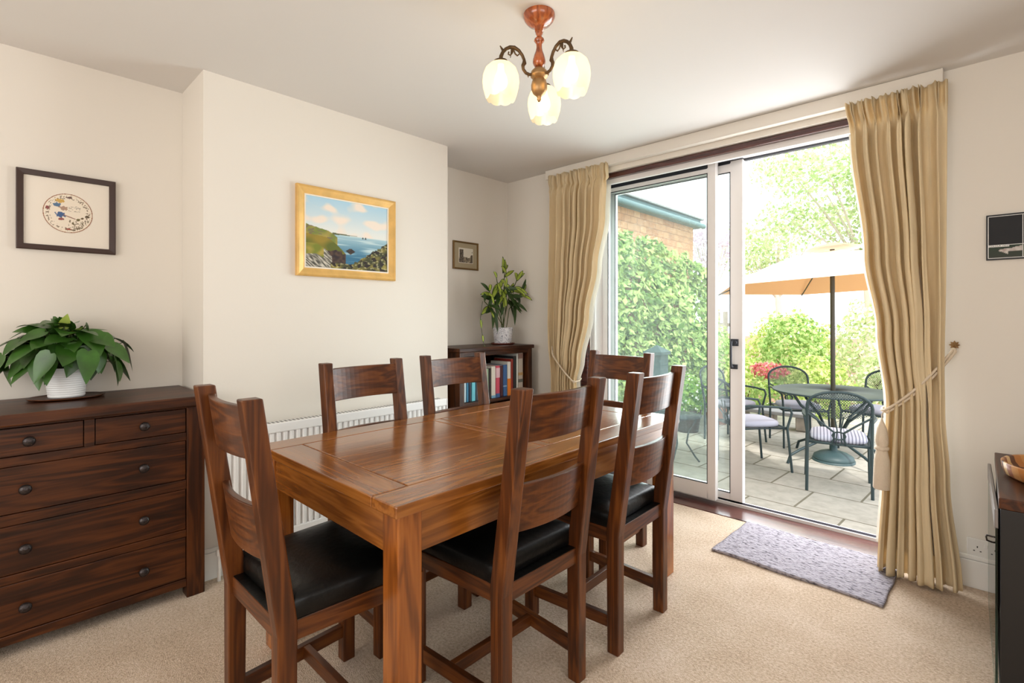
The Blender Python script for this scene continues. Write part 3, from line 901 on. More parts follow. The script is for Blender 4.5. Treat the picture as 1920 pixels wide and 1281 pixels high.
def sampler(u, v):
    c = (236, 222, 202)
    dx, dz = (u - .5) / .5, (v - .5) / .5
    r = math.hypot(dx, dz)
    if r > .955: return (150, 96, 62) if r < 1.0 else (232, 218, 198)
    c = (238, 226, 208)
    def blob(cx, cy, rx, ry, col, s=1.0):
        nonlocal c
        q = math.hypot((u - cx) / rx, (v - cy) / ry) + .5 * nz(u, v, 26, cx * 9)
        if q < 1: c = lerp(c, col, s)
    blob(.34, .80, .085, .05, (206, 168, 92)); blob(.28, .70, .075, .05, (92, 120, 150))
    blob(.40, .62, .08, .05, (160, 124, 104), .8); blob(.35, .46, .095, .075, (70, 98, 142)); blob(.36, .34, .05, .03, (150, 86, 80))
    blob(.10, .60, .045, .04, (140, 74, 74)); blob(.52, .90, .06, .022, (96, 70, 66)); blob(.50, .10, .07, .022, (160, 70, 56))
    blob(.88, .46, .045, .03, (76, 66, 46)); blob(.70, .36, .045, .03, (110, 100, 62)); blob(.78, .40, .035, .026, (104, 86, 58))
    if u > .5 and v < .34 and r < .9 and nz(u, v, 40, 4) > .16: c = (110, 96, 66)
    if .72 < r < .9 and nz(u, v, 30, 2) > .18: c = lerp(c, (120, 104, 84), .8)
    if .5 < u < .75 and .55 < v < .7 and nz(u, v * 3, 30, 7) > .2: c = lerp(c, (120, 110, 100), .6)
    if abs((v - .42) - .35 * (.5 - u)) < .012 and .4 < u < .65: c = (150, 110, 92)
    return c
pd_ = thing('framed_embroidery', 'dark-framed picture with an oval floral embroidery on cream, above the chest of drawers', 'picture', (XA, .26, 1.7015), 0)
frame_ring(.338, .346, .025, [(0, 0), (0, .018), (.003, .020), (.022, .018), (.024, .012), (.024, 0)]).build('frame', 'dark_frame', pd_)
MB().box(.002, .008, -.150, .150, -.153, .153).build('mount', 'mount', pd_)
ov = art_mesh('embroidery', .172, .178, 120, 120, sampler, pd_, off=.0088)
# trim the sheet to an oval
bm = bmesh.new(); bm.from_mesh(ov.data)
bmesh.ops.delete(bm, geom=[v for v in bm.verts if math.hypot(v.co.y / .086, v.co.z / .089) > 1.0], context='VERTS')
bm.to_mesh(ov.data); bm.free()

def etching(u, v):
    c = (214, 206, 190)
    if v < .42 + .10 * nz(u, 0, 5, 2): c = lerp((70, 60, 48), (176, 162, 138), .5 + 1.2 * nz(u, v, 12, 3))
    if .06 < u < .32 and v < .9: c = lerp((60, 52, 44), (120, 108, 90), .5 + 1.2 * nz(u, v, 14, 6))
    if u > .82 and v < .62 + .3 * nz(u, v, 9): c = (92, 80, 64)
    if u < .03 or u > .97 or v < .04 or v > .96: c = (226, 218, 204)
    return c
ps = thing('framed_etching', 'small old gilt-framed sepia etching above the bookcase', 'picture', (XA, 2.637, 1.720), 0)
frame_ring(.262, .220, .012, [(0, 0), (0, .014), (.004, .017), (.012, .013), (.013, .008), (.013, 0)]).build('frame', 'old_gold', ps)
MB().box(.002, .007, -.118, .118, -.097, .097).build('mount', 'olive_mount', ps)
art_mesh('etching', .150, .118, 60, 48, etching, ps, off=.0078)

def calendar(u, v):
    # panels separated by thin pale lines, a photo strip along the bottom
    c = (26, 27, 31)
    pu = (u * 5) % 1
    if v < .31:
        c = lerp((58, 62, 54), (44, 60, 46), v * 3)
        if u < .2 and pu > .30 and v > .05:
            if v < .27 - .10 * (1 - pu) + .02 * nz(pu, v, 8) and v > .17 - .3 * (pu - .4) * (pu < .6) - .02 and v > .09: c = lerp((206, 200, 194), (170, 150, 146), .3 + nz(u * 4, v, 12))
        if u > .2: c = lerp((84, 92, 56), (66, 74, 62), nz(u, v, 8) + .5)
    return c
ca = thing('wall_calendar', 'black panelled print with pale lines and photo strip, right of the curtain', 'print', (0.260, YW, 1.588), 0)
MB().box(-.280, .280, -.012, -.0005, -.101, .101).build('backing', 'black', ca, bevel=.002)
art_mesh('print', .548, .190, 200, 60, calendar, ca, axis='y', off=-.0124)
b = MB()
for x in (-.273, -.164, -.055, .055, .164, .2725):
    b.box(x - .0011, x + .0011, -.0134, -.0124, -.093, .093)
for z in (-.093, -.036, .0925):
    b.box(-.273, .273, -.0134, -.0124, z - .0011, z + .0011)
b.build('panel_lines', 'gloss_white', ca)
MB().box(-.272, -.206, -.0140, -.0126, -.044, -.0345).build('caption', 'gloss_white', ca)
cu = bpy.data.curves.new('caption_text', 'FONT'); cu.body = 'COLOUR VIEW'; cu.size = .0095; cu.extrude = .0002; cu.align_x = 'LEFT'
to = bpy.data.objects.new('caption_text', cu); C.objects.link(to)
bpy.context.view_layer.update()
me = bpy.data.meshes.new_from_object(to)
bpy.data.objects.remove(to)
ct = bpy.data.objects.new('caption_text', me); C.objects.link(ct); me.materials.clear(); me.materials.append(M['black'])
ct.parent = ca; ct.location = (-.271, -.0142, -.0425); ct.rotation_euler = (R(90), 0, 0)

# ------------------------------------------------------------------ bookcase and books
bx0, by0, by1, bz = -3.012, 2.262, 3.018, 1.015
bc = thing('bookcase', 'low dark wooden bookcase in the alcove left of the patio door', 'bookcase', (-2.66, 2.64, 0))
hw = (by1 - by0) / 2; dp = -2.66 - bx0
MB().box(-dp, .014, -hw - .012, hw + .012, bz - .028, bz).build('top', 'chest_y', bc, bevel=.004)
for s in (-1, 1):
    y0, y1 = sorted((s * hw, s * (hw - .045)))
    MB().box(-.045, 0, y0, y1, 0, bz - .028).box(-dp, -.044, y0 + .001, y1 - .001, .03, bz - .029).build('side_panel', 'chest_z', bc, bevel=.003)
MB().box(-dp, -dp + .012, -hw + .04, hw - .04, .05, bz - .03).build('back_panel', 'chest_z', bc)
for (q0, q1) in ((bz - .062, bz - .028), (.035, .067)): MB().box(-.03, -.002, -hw + .045, hw - .045, q0, q1).build('rail', 'chest_y', bc, bevel=.002)
for z in (.628, .34, .09):
    MB().box(-dp + .012, -.006, -hw + .045, hw - .045, z - .022, z).build('shelf', 'chest_y', bc, bevel=.002)
def book(y, w, hgt, dep, col, label, lab_col=None, band=None, lean=0.0):
    key = 'book_%d_%d_%d' % col
    if key not in M: M[key] = plain(key, srgb(*col), rough=0.45)
    t = thing('book', label, 'book', (-2.695 - .002, 2.64 + y, .6285), 0, 'books on the upper bookcase shelf')
    MB().box(-dep, 0, -w / 2, w / 2, 0, hgt).build('cover', key, t, bevel=min(.003, w * .2))
    MB().box(-dep + .004, -.004, -w / 2 + .002, w / 2 - .002, hgt - .0005, hgt + .0004).build('pages', 'mount', t)
    if band:
        for (z0, z1, c2) in band:
            k2 = 'book_%d_%d_%d' % c2
            if k2 not in M: M[k2] = plain(k2, srgb(*c2), rough=0.45)
            MB().box(-.004, .0008, -w / 2 - .0002, w / 2 + .0002, z0 * hgt, z1 * hgt).build('spine_band', k2, t)
    return t
Y = -hw + .053
books = [(.040, .215, (200, 226, 234), 'pale blue book at the left end of the shelf, seen through the chair back', None),
         (.018, .205, (44, 128, 168), 'medium blue book beside the pale blue one at the left end of the shelf', None),
         (.020, .210, (34, 40, 66), 'navy book between two bright blue ones on the left of the shelf', None),
         (.034, .208, (110, 206, 226), 'turquoise book right of the navy one near the left of the shelf', None),
         (.030, .200, (60, 70, 84), 'dark grey book hidden behind the chair post, left half of the shelf', None),
         (.030, .205, (180, 190, 190), 'grey white book hidden behind the chair post, left half of the shelf', None),
         (.028, .210, (84, 60, 60), 'brown book hidden behind the chair post, middle of the shelf', None),
         (.022, .222, (144, 164, 132), 'sage green book just right of the chair post', None),
         (.018, .225, (40, 34, 32), 'thin black book right of the sage green one', None),
         (.042, .236, (226, 222, 208), 'thick ivory book left of the pink and blue one', [(0, .08, (120, 170, 200))]),
         (.040, .238, (204, 76, 98), 'pink book with a blue foot, in the middle of the shelf', [(0, .12, (60, 96, 150)), (.62, .93, (226, 190, 196))]),
         (.028, .236, (76, 34, 40), 'maroon book right of the pink one', None),
         (.040, .240, (58, 98, 150), 'tall blue book right of the maroon one', [(.3, .34, (150, 180, 210))]),
         (.034, .260, (228, 226, 216), 'white book with an orange lower half', [(0, .5, (226, 128, 40))]),
         (.022, .280, (142, 48, 38), 'tall rust red book next to the white and orange one', None),
         (.030, .300, (44, 46, 48), 'tall charcoal book between the red one and the large white one', None),
         (.016, .320, (222, 222, 216), 'tall thin white book near the right end of the shelf', None),
         (.050, .322, (200, 190, 178), 'large pale book with pictures on its spine at the right end of the shelf', [(.86, .98, (150, 120, 110)), (.45, .52, (196, 160, 110)), (.28, .36, (110, 112, 104))]),
         ]
tot = sum(q[0] for q in books); gap = (2 * hw - .106 - tot) / len(books)
for (w, hgt, col, lab, band) in books:
    book(Y + w / 2, w, hgt * 1.0, .19 if hgt < .3 else .23, col, lab, band=band)
    Y += w + gap * .92

# ------------------------------------------------------------------ plants indoors
rnd = random.Random(5)
def heart_leaf(mb, base, d, up, L, W, droop=0.5, mi=0, fold=.18, tipmi=None):
    """heart-shaped leaf: base point, direction, surface normal"""
    d = d.normalized(); side = d.cross(up).normalized(); up = side.cross(d).normalized()
    prof = [(-.10, .30), (-.06, .62), (.08, .92), (.28, 1.0), (.50, .86), (.70, .58), (.86, .30), (1.0, 0.0)]
    vs = []; mids = []
    pos = base.copy(); 
    def mid(s):
        s2 = max(s, 0)
        return base + d * (s * L) - Vector((0, 0, 1)) * (droop * L * s2 * s2) 
    k = len(prof)
    vs.append(mid(0.0))
    for (s, w) in prof: vs.append(mid(max(s, .0)) if False else mid(s * 1.0 if s > 0 else 0))
    for sg in (-1, 1):
        for (s, w) in prof:
            vs.append(base + d * (s * L) - Vector((0, 0, 1)) * (droop * L * max(s, 0) ** 2) + side * (sg * w * W / 2) + up * (fold * w * W * .5))
    fs = []
    for sg in (0, 1):
        o = 1 + k + sg * k
        for i in range(k - 1):
            f = (1 + i, 1 + i + 1, o + i + 1, o + i) if sg == 0 else (1 + i, o + i, o + i + 1, 1 + i + 1)
            fs.append(f)
    mb.add(vs, fs, mi, True)
def long_leaf(mb, base, d, up, L, W, droop=0.4, mi=0, rim=None):
    """pointed oval leaf with a dark rim"""
    d = d.normalized(); side = d.cross(up)
    if side.length < .01: side = Vector((1, 0, 0))
    side.normalize(); up = side.cross(d).normalized()
    n = 8; rows = []
    for i in range(n + 1):
        s = i / n; w = math.sin(math.pi * (s ** .85)) ** .8 * W / 2
        c = base + d * (s * L) - Vector((0, 0, 1)) * (droop * L * s * s)
        rows.append([c - side * w + up * w * .3, c - side * w * .72 + up * w * .2, c, c + side * w * .72 + up * w * .2, c + side * w + up * w * .3])
    vs = [q for r_ in rows for q in r_]
    for i in range(n):
        for k in range(4):
            m_ = mi if (k in (1, 2) and 0 < i < n - 1) else (rim if rim is not None else mi)
            a = i * 5 + k
            mb.add([vs[a], vs[a + 1], vs[a + 6], vs[a + 5]], [(0, 1, 2, 3)], m_, True)

hp = thing('potted_plant', 'leafy heart-leaved green plant in a white ribbed pot on the chest of drawers', 'plant', (-2.885, .243, .896))
b = MB()
prof = [(.0, .0), (.060, .0)]
for i in range(13):
    z = .004 + i * .0092; r_ = .060 + .014 * z / .12
    prof += [(r_ + .0018, z + .002), (r_ + .0018, z + .0065), (r_, z + .008)]
prof += [(.077, .126), (.071, .126), (.068, .11), (0, .11)]
b.lathe(prof, 40)
b.build('pot', 'pot_white', hp)
MB().lathe([(0, .1105), (.068, .1115)], 24).build('soil', 'soil', hp)
lf = MB(); st = MB()
for i in range(84):
    # leaves lie like shingles on a low dome, tips hanging outward and down
    a = i * 2.39996 + rnd.uniform(-.2, .2)
    e = R(78) * (1 - (i + .5) / 84) ** .8 - R(4)
    e += rnd.uniform(-.22, .22)
    q = rnd.uniform(.62, 1.10)
    nrm = Vector((math.cos(a) * math.cos(e), math.sin(a) * math.cos(e), math.sin(e)))
    p = Vector((nrm.x * .165 * q, nrm.y * .205 * q, .135 + nrm.z * .175 * q))
    if p.x < -.05: p.x = -.05 - (-.05 - p.x) * .2
    tang = Vector((math.cos(a) * math.sin(e), math.sin(a) * math.sin(e), -math.cos(e)))
    d = (tang + nrm * rnd.uniform(.0, .9) + Vector((rnd.uniform(-.7, .7), rnd.uniform(-.7, .7), rnd.uniform(-.2, .2)))).normalized()
    if nrm.x < -.1: d = Vector((.15, d.y, d.z)).normalized()
    L = rnd.uniform(.082, .122)
    if p.x + d.x * L < -.12: d.x = .1; d.normalize()
    heart_leaf(lf, p - d * L * .3, d, nrm + Vector((rnd.uniform(-.1, .7), rnd.uniform(-.4, .4), .25)), L, L * rnd.uniform(.74, .92), droop=rnd.uniform(.05, .4))
    s0 = Vector((rnd.uniform(-.02, .02), rnd.uniform(-.02, .02), .112))
    mid_ = (s0 + p) / 2 + Vector((0, 0, .03))
    st.tube([s0, mid_, p - d * L * .3], .0018, 5)
lf.build('foliage', 'leaf_dark', hp, recalc=False)
y2 = MB()
heart_leaf(y2, Vector((.0, -.012, .295)), Vector((.3, .25, 1)), Vector((1, 0, .2)), .06, .04, droop=-.1)
heart_leaf(y2, Vector((.03, .02, .27)), Vector((.6, .35, .55)), Vector((.3, 0, 1)), .07, .05, droop=.2)
y2.build('young_leaf', 'leaf_young', hp, recalc=False)
st.build('stems', 'stem', hp)
pl = MB().lathe([(0, .0), (.085, .0), (.118, .004), (.124, .010), (.120, .0115), (.110, .008), (.085, .0065), (0, .0065)], 48, sx=.82, sy=1.05).build('wooden_plate', 'chest_y', None, loc=(-2.872, .243, .8845))
tag(pl, 'oval dark wooden plate under the white ribbed plant pot', 'plate')
hp.location.z = .8845 + .0067

# pot with blue sprigs
def sprig_mat():
    m, nt, b = new_mat('blue_sprig_glaze')
    N, L = nt.nodes, nt.links
    tc = N.new('ShaderNodeTexCoord')
    v = N.new('ShaderNodeTexNoise'); v.inputs['Scale'].default_value = 26; v.inputs['Detail'].default_value = 2; v.inputs['Distortion'].default_value = 2.2
    L.new(tc.outputs['Object'], v.inputs['Vector'])
    a = N.new('ShaderNodeMath'); a.operation = 'SUBTRACT'; a.inputs[1].default_value = .5; L.new(v.outputs[0], a.inputs[0])
    ab = N.new('ShaderNodeMath'); ab.operation = 'ABSOLUTE'; L.new(a.outputs[0], ab.inputs[0])
    r = N.new('ShaderNodeValToRGB'); e = r.color_ramp.elements
    e[0].position = .012; e[0].color = srgb(60, 66, 96); e[1].position = .028; e[1].color = srgb(232, 232, 236)
    L.new(ab.outputs[0], r.inputs[0]); L.new(r.outputs[0], b.inputs['Base Color'])
    b.inputs['Roughness'].default_value = .25
    return m
M['sprig'] = sprig_mat()
M['varieg'] = plain('yellow_green_leaf', srgb(166, 184, 72), rough=0.4, var=.15, vscale=30)
M['varieg_rim'] = plain('dark_leaf_rim', srgb(48, 74, 30), rough=0.4)
vp = thing('potted_plant', 'tall yellow-green variegated plant in a blue-patterned white pot on the bookcase', 'plant', (-2.83, 2.859, 1.0285))
MB().lathe([(0, 0), (.066, 0), (.070, .01), (.080, .122), (.081, .128), (.076, .128), (.072, .112), (0, .112)], 36).build('pot', 'sprig', vp)
MB().lathe([(0, .1125), (.072, .1135)], 20).build('soil', 'soil', vp)
lf = MB(); st = MB()
rnd = random.Random(11)
# main stems: (tip offset along wall y, x, height)
tips = [(.02, .0, .47), (-.10, .03, .40), (.14, .02, .40), (-.19, .04, .30), (.10, -.02, .30), (-.05, .07, .33), (.17, .04, .30), (-.25, .05, .22)]
base = Vector((0, 0, .11))
for (ty, tx, tz) in tips:
    # view-facing sideways direction of the stem spread
    tip = Vector((tx, ty, tz)) + base
    m1 = base + Vector((tx * .3, ty * .35, tz * .55))
    st.tube([base + Vector((rnd.uniform(-.02, .02), rnd.uniform(-.02, .02), 0)), m1, tip], .0035, 6)
    for k in range(9):
        s = rnd.uniform(.55, 1.0)
        p = m1.lerp(tip, (s - .4) / .6)
        sy = 1 if ty > 0 else -1
        d = Vector((rnd.uniform(-.2, .9), sy * rnd.uniform(-.3, 1.0), rnd.uniform(-1.0, .35)))
        if s > .95: d = Vector((rnd.uniform(-.1, .3), ty * 2 + rnd.uniform(-.3, .3), rnd.uniform(.3, 1)))
        L = rnd.uniform(.09, .14)
        if (p.x + d.normalized().x * L) < -.17: d.x = .2
        dk = tz < .31 and rnd.random() < .6 or s < .7
        long_leaf(lf, p, d, Vector((1, 0, .4)), L, rnd.uniform(.032, .045), droop=rnd.uniform(0, .5), mi=1 if dk else 0, rim=1)
long_leaf(lf, Vector((.0, .0, .585)) + Vector((0, 0, -.03)), Vector((0, -.02, 1)), Vector((1, .2, 0)), .145, .05, droop=0, mi=0, rim=1)
long_leaf(lf, Vector((.02, .02, .555)), Vector((.1, -.6, .55)), Vector((1, .2, 0.3)), .10, .05, droop=0.1, mi=0, rim=1)
# trailing stem on the left
tr = [Vector((.03, -.25, .33)), Vector((.06, -.30, .20)), Vector((.07, -.29, .08)), Vector((.07, -.27, -.0))]
st.tube(tr, .002, 5)
for p, s in ((tr[1], .08), (tr[2], .06), (tr[3], .05)):
    long_leaf(lf, p, Vector((.1, rnd.uniform(-.3, .3), -1)), Vector((1, 0, 0)), s, .026, droop=0, mi=0, rim=1)
lf.build('foliage', ['varieg', 'varieg_rim'], vp, recalc=False)
st.build('stems', 'stem', vp)
sc = MB().lathe([(0, 0), (.082, 0), (.094, .008), (.095, .0125), (.088, .0125), (.082, .007), (0, .007)], 36).build('saucer', 'saucer', None, loc=(-2.83, 2.859, 1.0155))
vp.location.z = 1.0155 + .0072
tag(sc, 'reddish brown saucer under the blue-patterned plant pot', 'saucer')

# ------------------------------------------------------------------ curtains
def smooth_path(keys, z):
    """keys = [(z, value)] high to low, piecewise smooth"""
    ks = sorted(keys)
    if z <= ks[0][0]: return ks[0][1]
    for (a, va), (b_, vb) in zip(ks, ks[1:]):
        if z <= b_:
            t_ = (z - a) / (b_ - a); t_ = t_ * t_ * (3 - 2 * t_)
            return va + (vb - va) * t_
    return ks[-1][1]
def curtain(name, label, left, right, yc, folds, amp, ztop, zbot, seed, lining_side):
    rr = random.Random(seed)
    ph = [rr.uniform(-.9, .9) for _ in range(60)]
    nu, nv = folds * 26, 100
    root = thing(name, label, 'curtain', (0, 0, 0), 0, 'cream curtains at the patio door')
    wd = [rr.uniform(.6, 1.5) for _ in range(folds)]
    tw_ = sum(wd); cum = [0]
    for q in wd: cum.append(cum[-1] + q / tw_)
    am = [rr.uniform(.65, 1.25) for _ in range(folds + 1)]
    def pt(u, z, back=0.0):
        x0, x1 = smooth_path(left, z), smooth_path(right, z)
        y0 = smooth_path(yc, z)
        A = smooth_path(amp, z)
        uu = min(.9999, max(0, u + .018 * math.sin(z * 2.3 + seed) * math.sin(math.pi * u)))
        i = 0
        while uu >= cum[i + 1]: i += 1
        f_ = (uu - cum[i]) / (cum[i + 1] - cum[i])
        w = i + f_
        a_ = am[i] * (1 - f_) + am[i + 1] * f_
        # rounded ridges with narrow deep valleys
        s = 1 - 2 * (abs(math.cos(math.pi * f_)) ** 3.4)
        edge = min(1, 8 * u, 8 * (1 - u)) * .7 + .3
        soft = .22 * math.sin(2 * math.pi * w * 2.0 + ph[i] * 3 + z * 1.5)
        y = y0 - A * a_ * (s + soft) * edge
        x = x0 + (x1 - x0) * u + A * .45 * math.sin(2 * math.pi * f_) * edge
        # gathered heading tape near the top
        dz = ztop - z
        if dz < .16:
            g_ = 1 - dz / .16
            g_ = min(1, g_ * 2.2)
            y = y * (1 - g_) + g_ * (y0 - .010 * math.sin(2 * math.pi * w * 1.0) - .026 * (1 - 2 * abs(math.sin(math.pi * w * 3.0 + ph[i])) ** .6) * (1 + .5 * math.sin(w * 3.1)))
            y += .014 * math.exp(-((dz - .088) / .016) ** 2)
        return (x, y + back, z)
    vs = []; fs = []
    zs = [ztop - (ztop - zbot) * (j / nv) ** .92 for j in range(nv + 1)]
    for z in zs:
        for i in range(nu + 1):
            u = i / nu
            q = pt(u, z)
            if z == zs[-1]: q = (q[0], q[1], zbot + .003 * math.sin(u * 30))
            vs.append(q)
    for j in range(nv):
        for i in range(nu):
            a = j * (nu + 1) + i
            fs.append((a, a + 1, a + nu + 2, a + nu + 1))
    MB().add(vs, fs, 0, True).build('fabric', 'curtain', root, solid=.003, recalc=False)
    # white lining just behind, peeping out at the leading edge
    vs = []; fs = []; nl = 40
    for z in zs[5:-5]:
        x0, x1 = smooth_path(left, z), smooth_path(right, z)
        y0 = smooth_path(yc, z); A = smooth_path(amp, z)
        for i in range(nl + 1):
            u = i / nl
            e0 = x0 - (.014 if lining_side == 'L' else -.01); e1 = x1 + (.014 if lining_side == 'R' else -.01)
            vs.append((e0 + (e1 - e0) * u, min(y0 + A * .95 + .012, 3.10) + .004 * math.sin(u * 40), z))
    m_ = len(zs[5:-5])
    for j in range(m_ - 1):
        for i in range(nl):
            a = j * (nl + 1) + i
            fs.append((a, a + 1, a + nl + 2, a + nl + 1))
    MB().add(vs, fs, 0, True).build('lining', 'lining', root, solid=.002, recalc=False)
    return root
curtain('curtain', 'cream pleated curtain tied back at the right of the patio door', 
        [(2.325, -.545), (2.14, -.520), (1.54, -.462), (1.166, -.410), (.80, -.372), (.5, -.385), (0.0, -.405)],
        [(2.325, -.148), (2.0, -.150), (1.5, -.152), (1.0, -.158), (.8, -.155), (.5, -.138), (0.0, -.094)],
        [(2.32, 3.035), (1.2, 3.030), (.8, 3.015), (0, 2.985)], 8, [(2.32, .02), (2.1, .038), (1.0, .040), (.8, .026), (.4, .040), (0, .050)], 2.322, .017, 3, 'L')
curtain('curtain', 'cream pleated curtain tied back at the left of the patio door beside the bookcase',
        [(2.325, -2.50), (1.2, -2.505), (.75, -2.475), (0, -2.52)],
        [(2.325, -1.972), (1.95, -1.99), (1.6, -2.054), (1.25, -2.125), (.9, -2.20), (.75, -2.235), (.4, -2.16), (0, -2.08)],
        [(2.32, 3.035), (.75, 3.030), (0, 3.02)], 9, [(2.32, .02), (2.1, .034), (1.0, .032), (.75, .018), (.3, .032), (0, .038)], 2.330, .006, 8, 'R')

def tieback(label, hook, tie, side, tassel_x, tz_top, with_tassel):
    t = thing('curtain_tieback', label, 'tieback', (0, 0, 0))
    b = MB()
    for dx, dz_, dy in ((0, 0, -.080), (.006, -.012, -.070)):
        pts = []
        for i in range(15):
            s = i / 14
            x = hook[0] + (tie[0] - hook[0]) * s + dx
            z = hook[1] + (tie[1] - hook[1]) * (s ** .92) - .02 * math.sin(math.pi * s) + dz_
            y = YW - .03 + (-.025 + dy) * min(1, 3.2 * s)
            pts.append((x, y, z))
        # round the gathered edge and back to the wall behind the cloth
        pts += [(tie[0] - side * .016, YW - .115, tie[1] - .004), (tie[0] - side * .020, YW - .07, tie[1]), (tie[0] - side * .004, YW - .030, tie[1] + .01)]
        b.tube(pts, .0058, 8)
    b.tube([(hook[0], YW - .03, hook[1] + .002), (hook[0], YW - .03, hook[1] - .02)], .009, 8)
    b.build('rope', 'tassel', t)
    if with_tassel:
        x, y = tassel_x, YW - .150
        b = MB()
        b.lathe([(.004, 0), (.006, -.01), (.010, -.02), (.020, -.045), (.026, -.085), (.027, -.115), (.022, -.130)], 20, cx=x, cy=y, cz=tz_top)
        b.lathe([(.022, -.130), (.030, -.137), (.030, -.146), (.023, -.150)], 20, cx=x, cy=y, cz=tz_top)
        b.lathe([(.023, -.150), (.032, -.20), (.036, -.33), (.034, -.335), (0, -.33)], 40, cx=x, cy=y, cz=tz_top, mod=lambda j, a, r_, z: (r_ * (1 + .10 * math.sin(a * 20)) if j > 0 else r_, z))
        b.tube([(tie[0] - side * .004, YW - .12, tie[1]), (x, y, tie[1] - .02), (x, y, tz_top)], .003, 6)
        b.build('tassel', 'tassel', t)
    return t
tieback('cream rope tieback with a hanging tassel round the right curtain', (-.128, 1.088), (-.372, .785), 1, -.383, .745, True)
tieback('cream rope tieback round the left curtain', (-2.512, 1.070), (-2.238, .762), -1, -2.24, .74, False)
def hook(label, x, z, mat, star):
    t = thing('tieback_hook', label, 'hook', (x, YW, z))
    MB().tube([(0, -.0005, 0), (0, -.032, 0)], .004, 8).tube([(0, -.0005, 0), (0, -.004, 0)], .012, 12).build('stem', mat, t)
    vs = [(0, -.040, 0)]; n = 16
    for i in range(n):
        r_ = (.021 if i % 2 == 0 else .013) if star else .012
        a = 2 * math.pi * i / n; vs.append((r_ * math.cos(a), -.032, r_ * math.sin(a)))
    vs.append((0, -.030, 0))
    fs = [(0, 1 + i, 1 + (i + 1) % n) for i in range(n)] + [(n + 1, 1 + (i + 1) % n, 1 + i) for i in range(n)]
    MB().add(vs, fs).build('rosette', mat, t)
    return t
hook('brass flower-shaped tieback hook right of the right curtain', -.126, 1.104, 'brass', True)
hook('small dark tieback hook left of the left curtain', -2.515, 1.084, 'pewter', True)

# ------------------------------------------------------------------ ceiling lamp
lx, ly = -1.253, 1.463
cl = thing('chandelier', 'three-armed ceiling lamp of turned wood and bronze with lit cream glass shades', 'lamp', (lx, ly, HC))
MB().lathe([(.060, -.0005), (.061, -.010), (.056, -.022), (.044, -.036), (.026, -.046), (.018, -.052), (.016, -.066), (.0, -.067)], 36).build('ceiling_rose', 'turned', cl)
MB().lathe([(.012, -.064), (.014, -.074), (.010, -.080), (.010, -.088), (.018, -.094), (.020, -.101), (.015, -.108), (.011, -.114), (.011, -.128), (.014, -.142), (.020, -.158), (.0245, -.176), (.0245, -.186), (.019, -.197), (.013, -.203), (.0, -.204)], 28).build('stem', 'turned', cl)
MB().lathe([(.012, -.203), (.020, -.208), (.031, -.220), (.034, -.234), (.033, -.238), (.028, -.240), (.026, -.246), (.0, -.247)], 28).build('hub', 'brass', cl)
MB().lathe([(.020, -.246), (.027, -.256), (.031, -.272), (.030, -.288), (.024, -.302), (.012, -.312), (.007, -.318), (.008, -.326), (.004, -.334), (0, -.336)], 28).build('finial', 'brass', cl)
def glow_glass():
    m, nt, b = new_mat('lit_cream_glass')
    nt.nodes.remove(b)
    N, L = nt.nodes, nt.links
    o = N['Material Output']
    d = N.new('ShaderNodeBsdfDiffuse'); d.inputs[0].default_value = srgb(250, 236, 208)
    t = N.new('ShaderNodeBsdfTranslucent'); t.inputs[0].default_value = srgb(255, 238, 204)
    tr = N.new('ShaderNodeBsdfTransparent'); tr.inputs[0].default_value = srgb(255, 244, 222)
    g = N.new('ShaderNodeBsdfGlossy'); g.inputs['Roughness'].default_value = .15
    m1 = N.new('ShaderNodeMixShader'); m1.inputs[0].default_value = .75; L.new(d.outputs[0], m1.inputs[1]); L.new(t.outputs[0], m1.inputs[2])
    m2 = N.new('ShaderNodeMixShader'); m2.inputs[0].default_value = .22; L.new(m1.outputs[0], m2.inputs[1]); L.new(tr.outputs[0], m2.inputs[2])
    m3 = N.new('ShaderNodeMixShader'); m3.inputs[0].default_value = .05; L.new(m2.outputs[0], m3.inputs[1]); L.new(g.outputs[0], m3.inputs[2])
    L.new(m3.outputs[0], o.inputs[0])
    return m
M['glow_glass'] = glow_glass()
def emit(name, col, s):
    m, nt, b = new_mat(name)
    b.inputs['Emission Color'].default_value = col; b.inputs['Emission Strength'].default_value = s; b.inputs['Base Color'].default_value = col
    return m
M['bulb'] = emit('lit_bulb', (1, .88, .66, 1), 9)
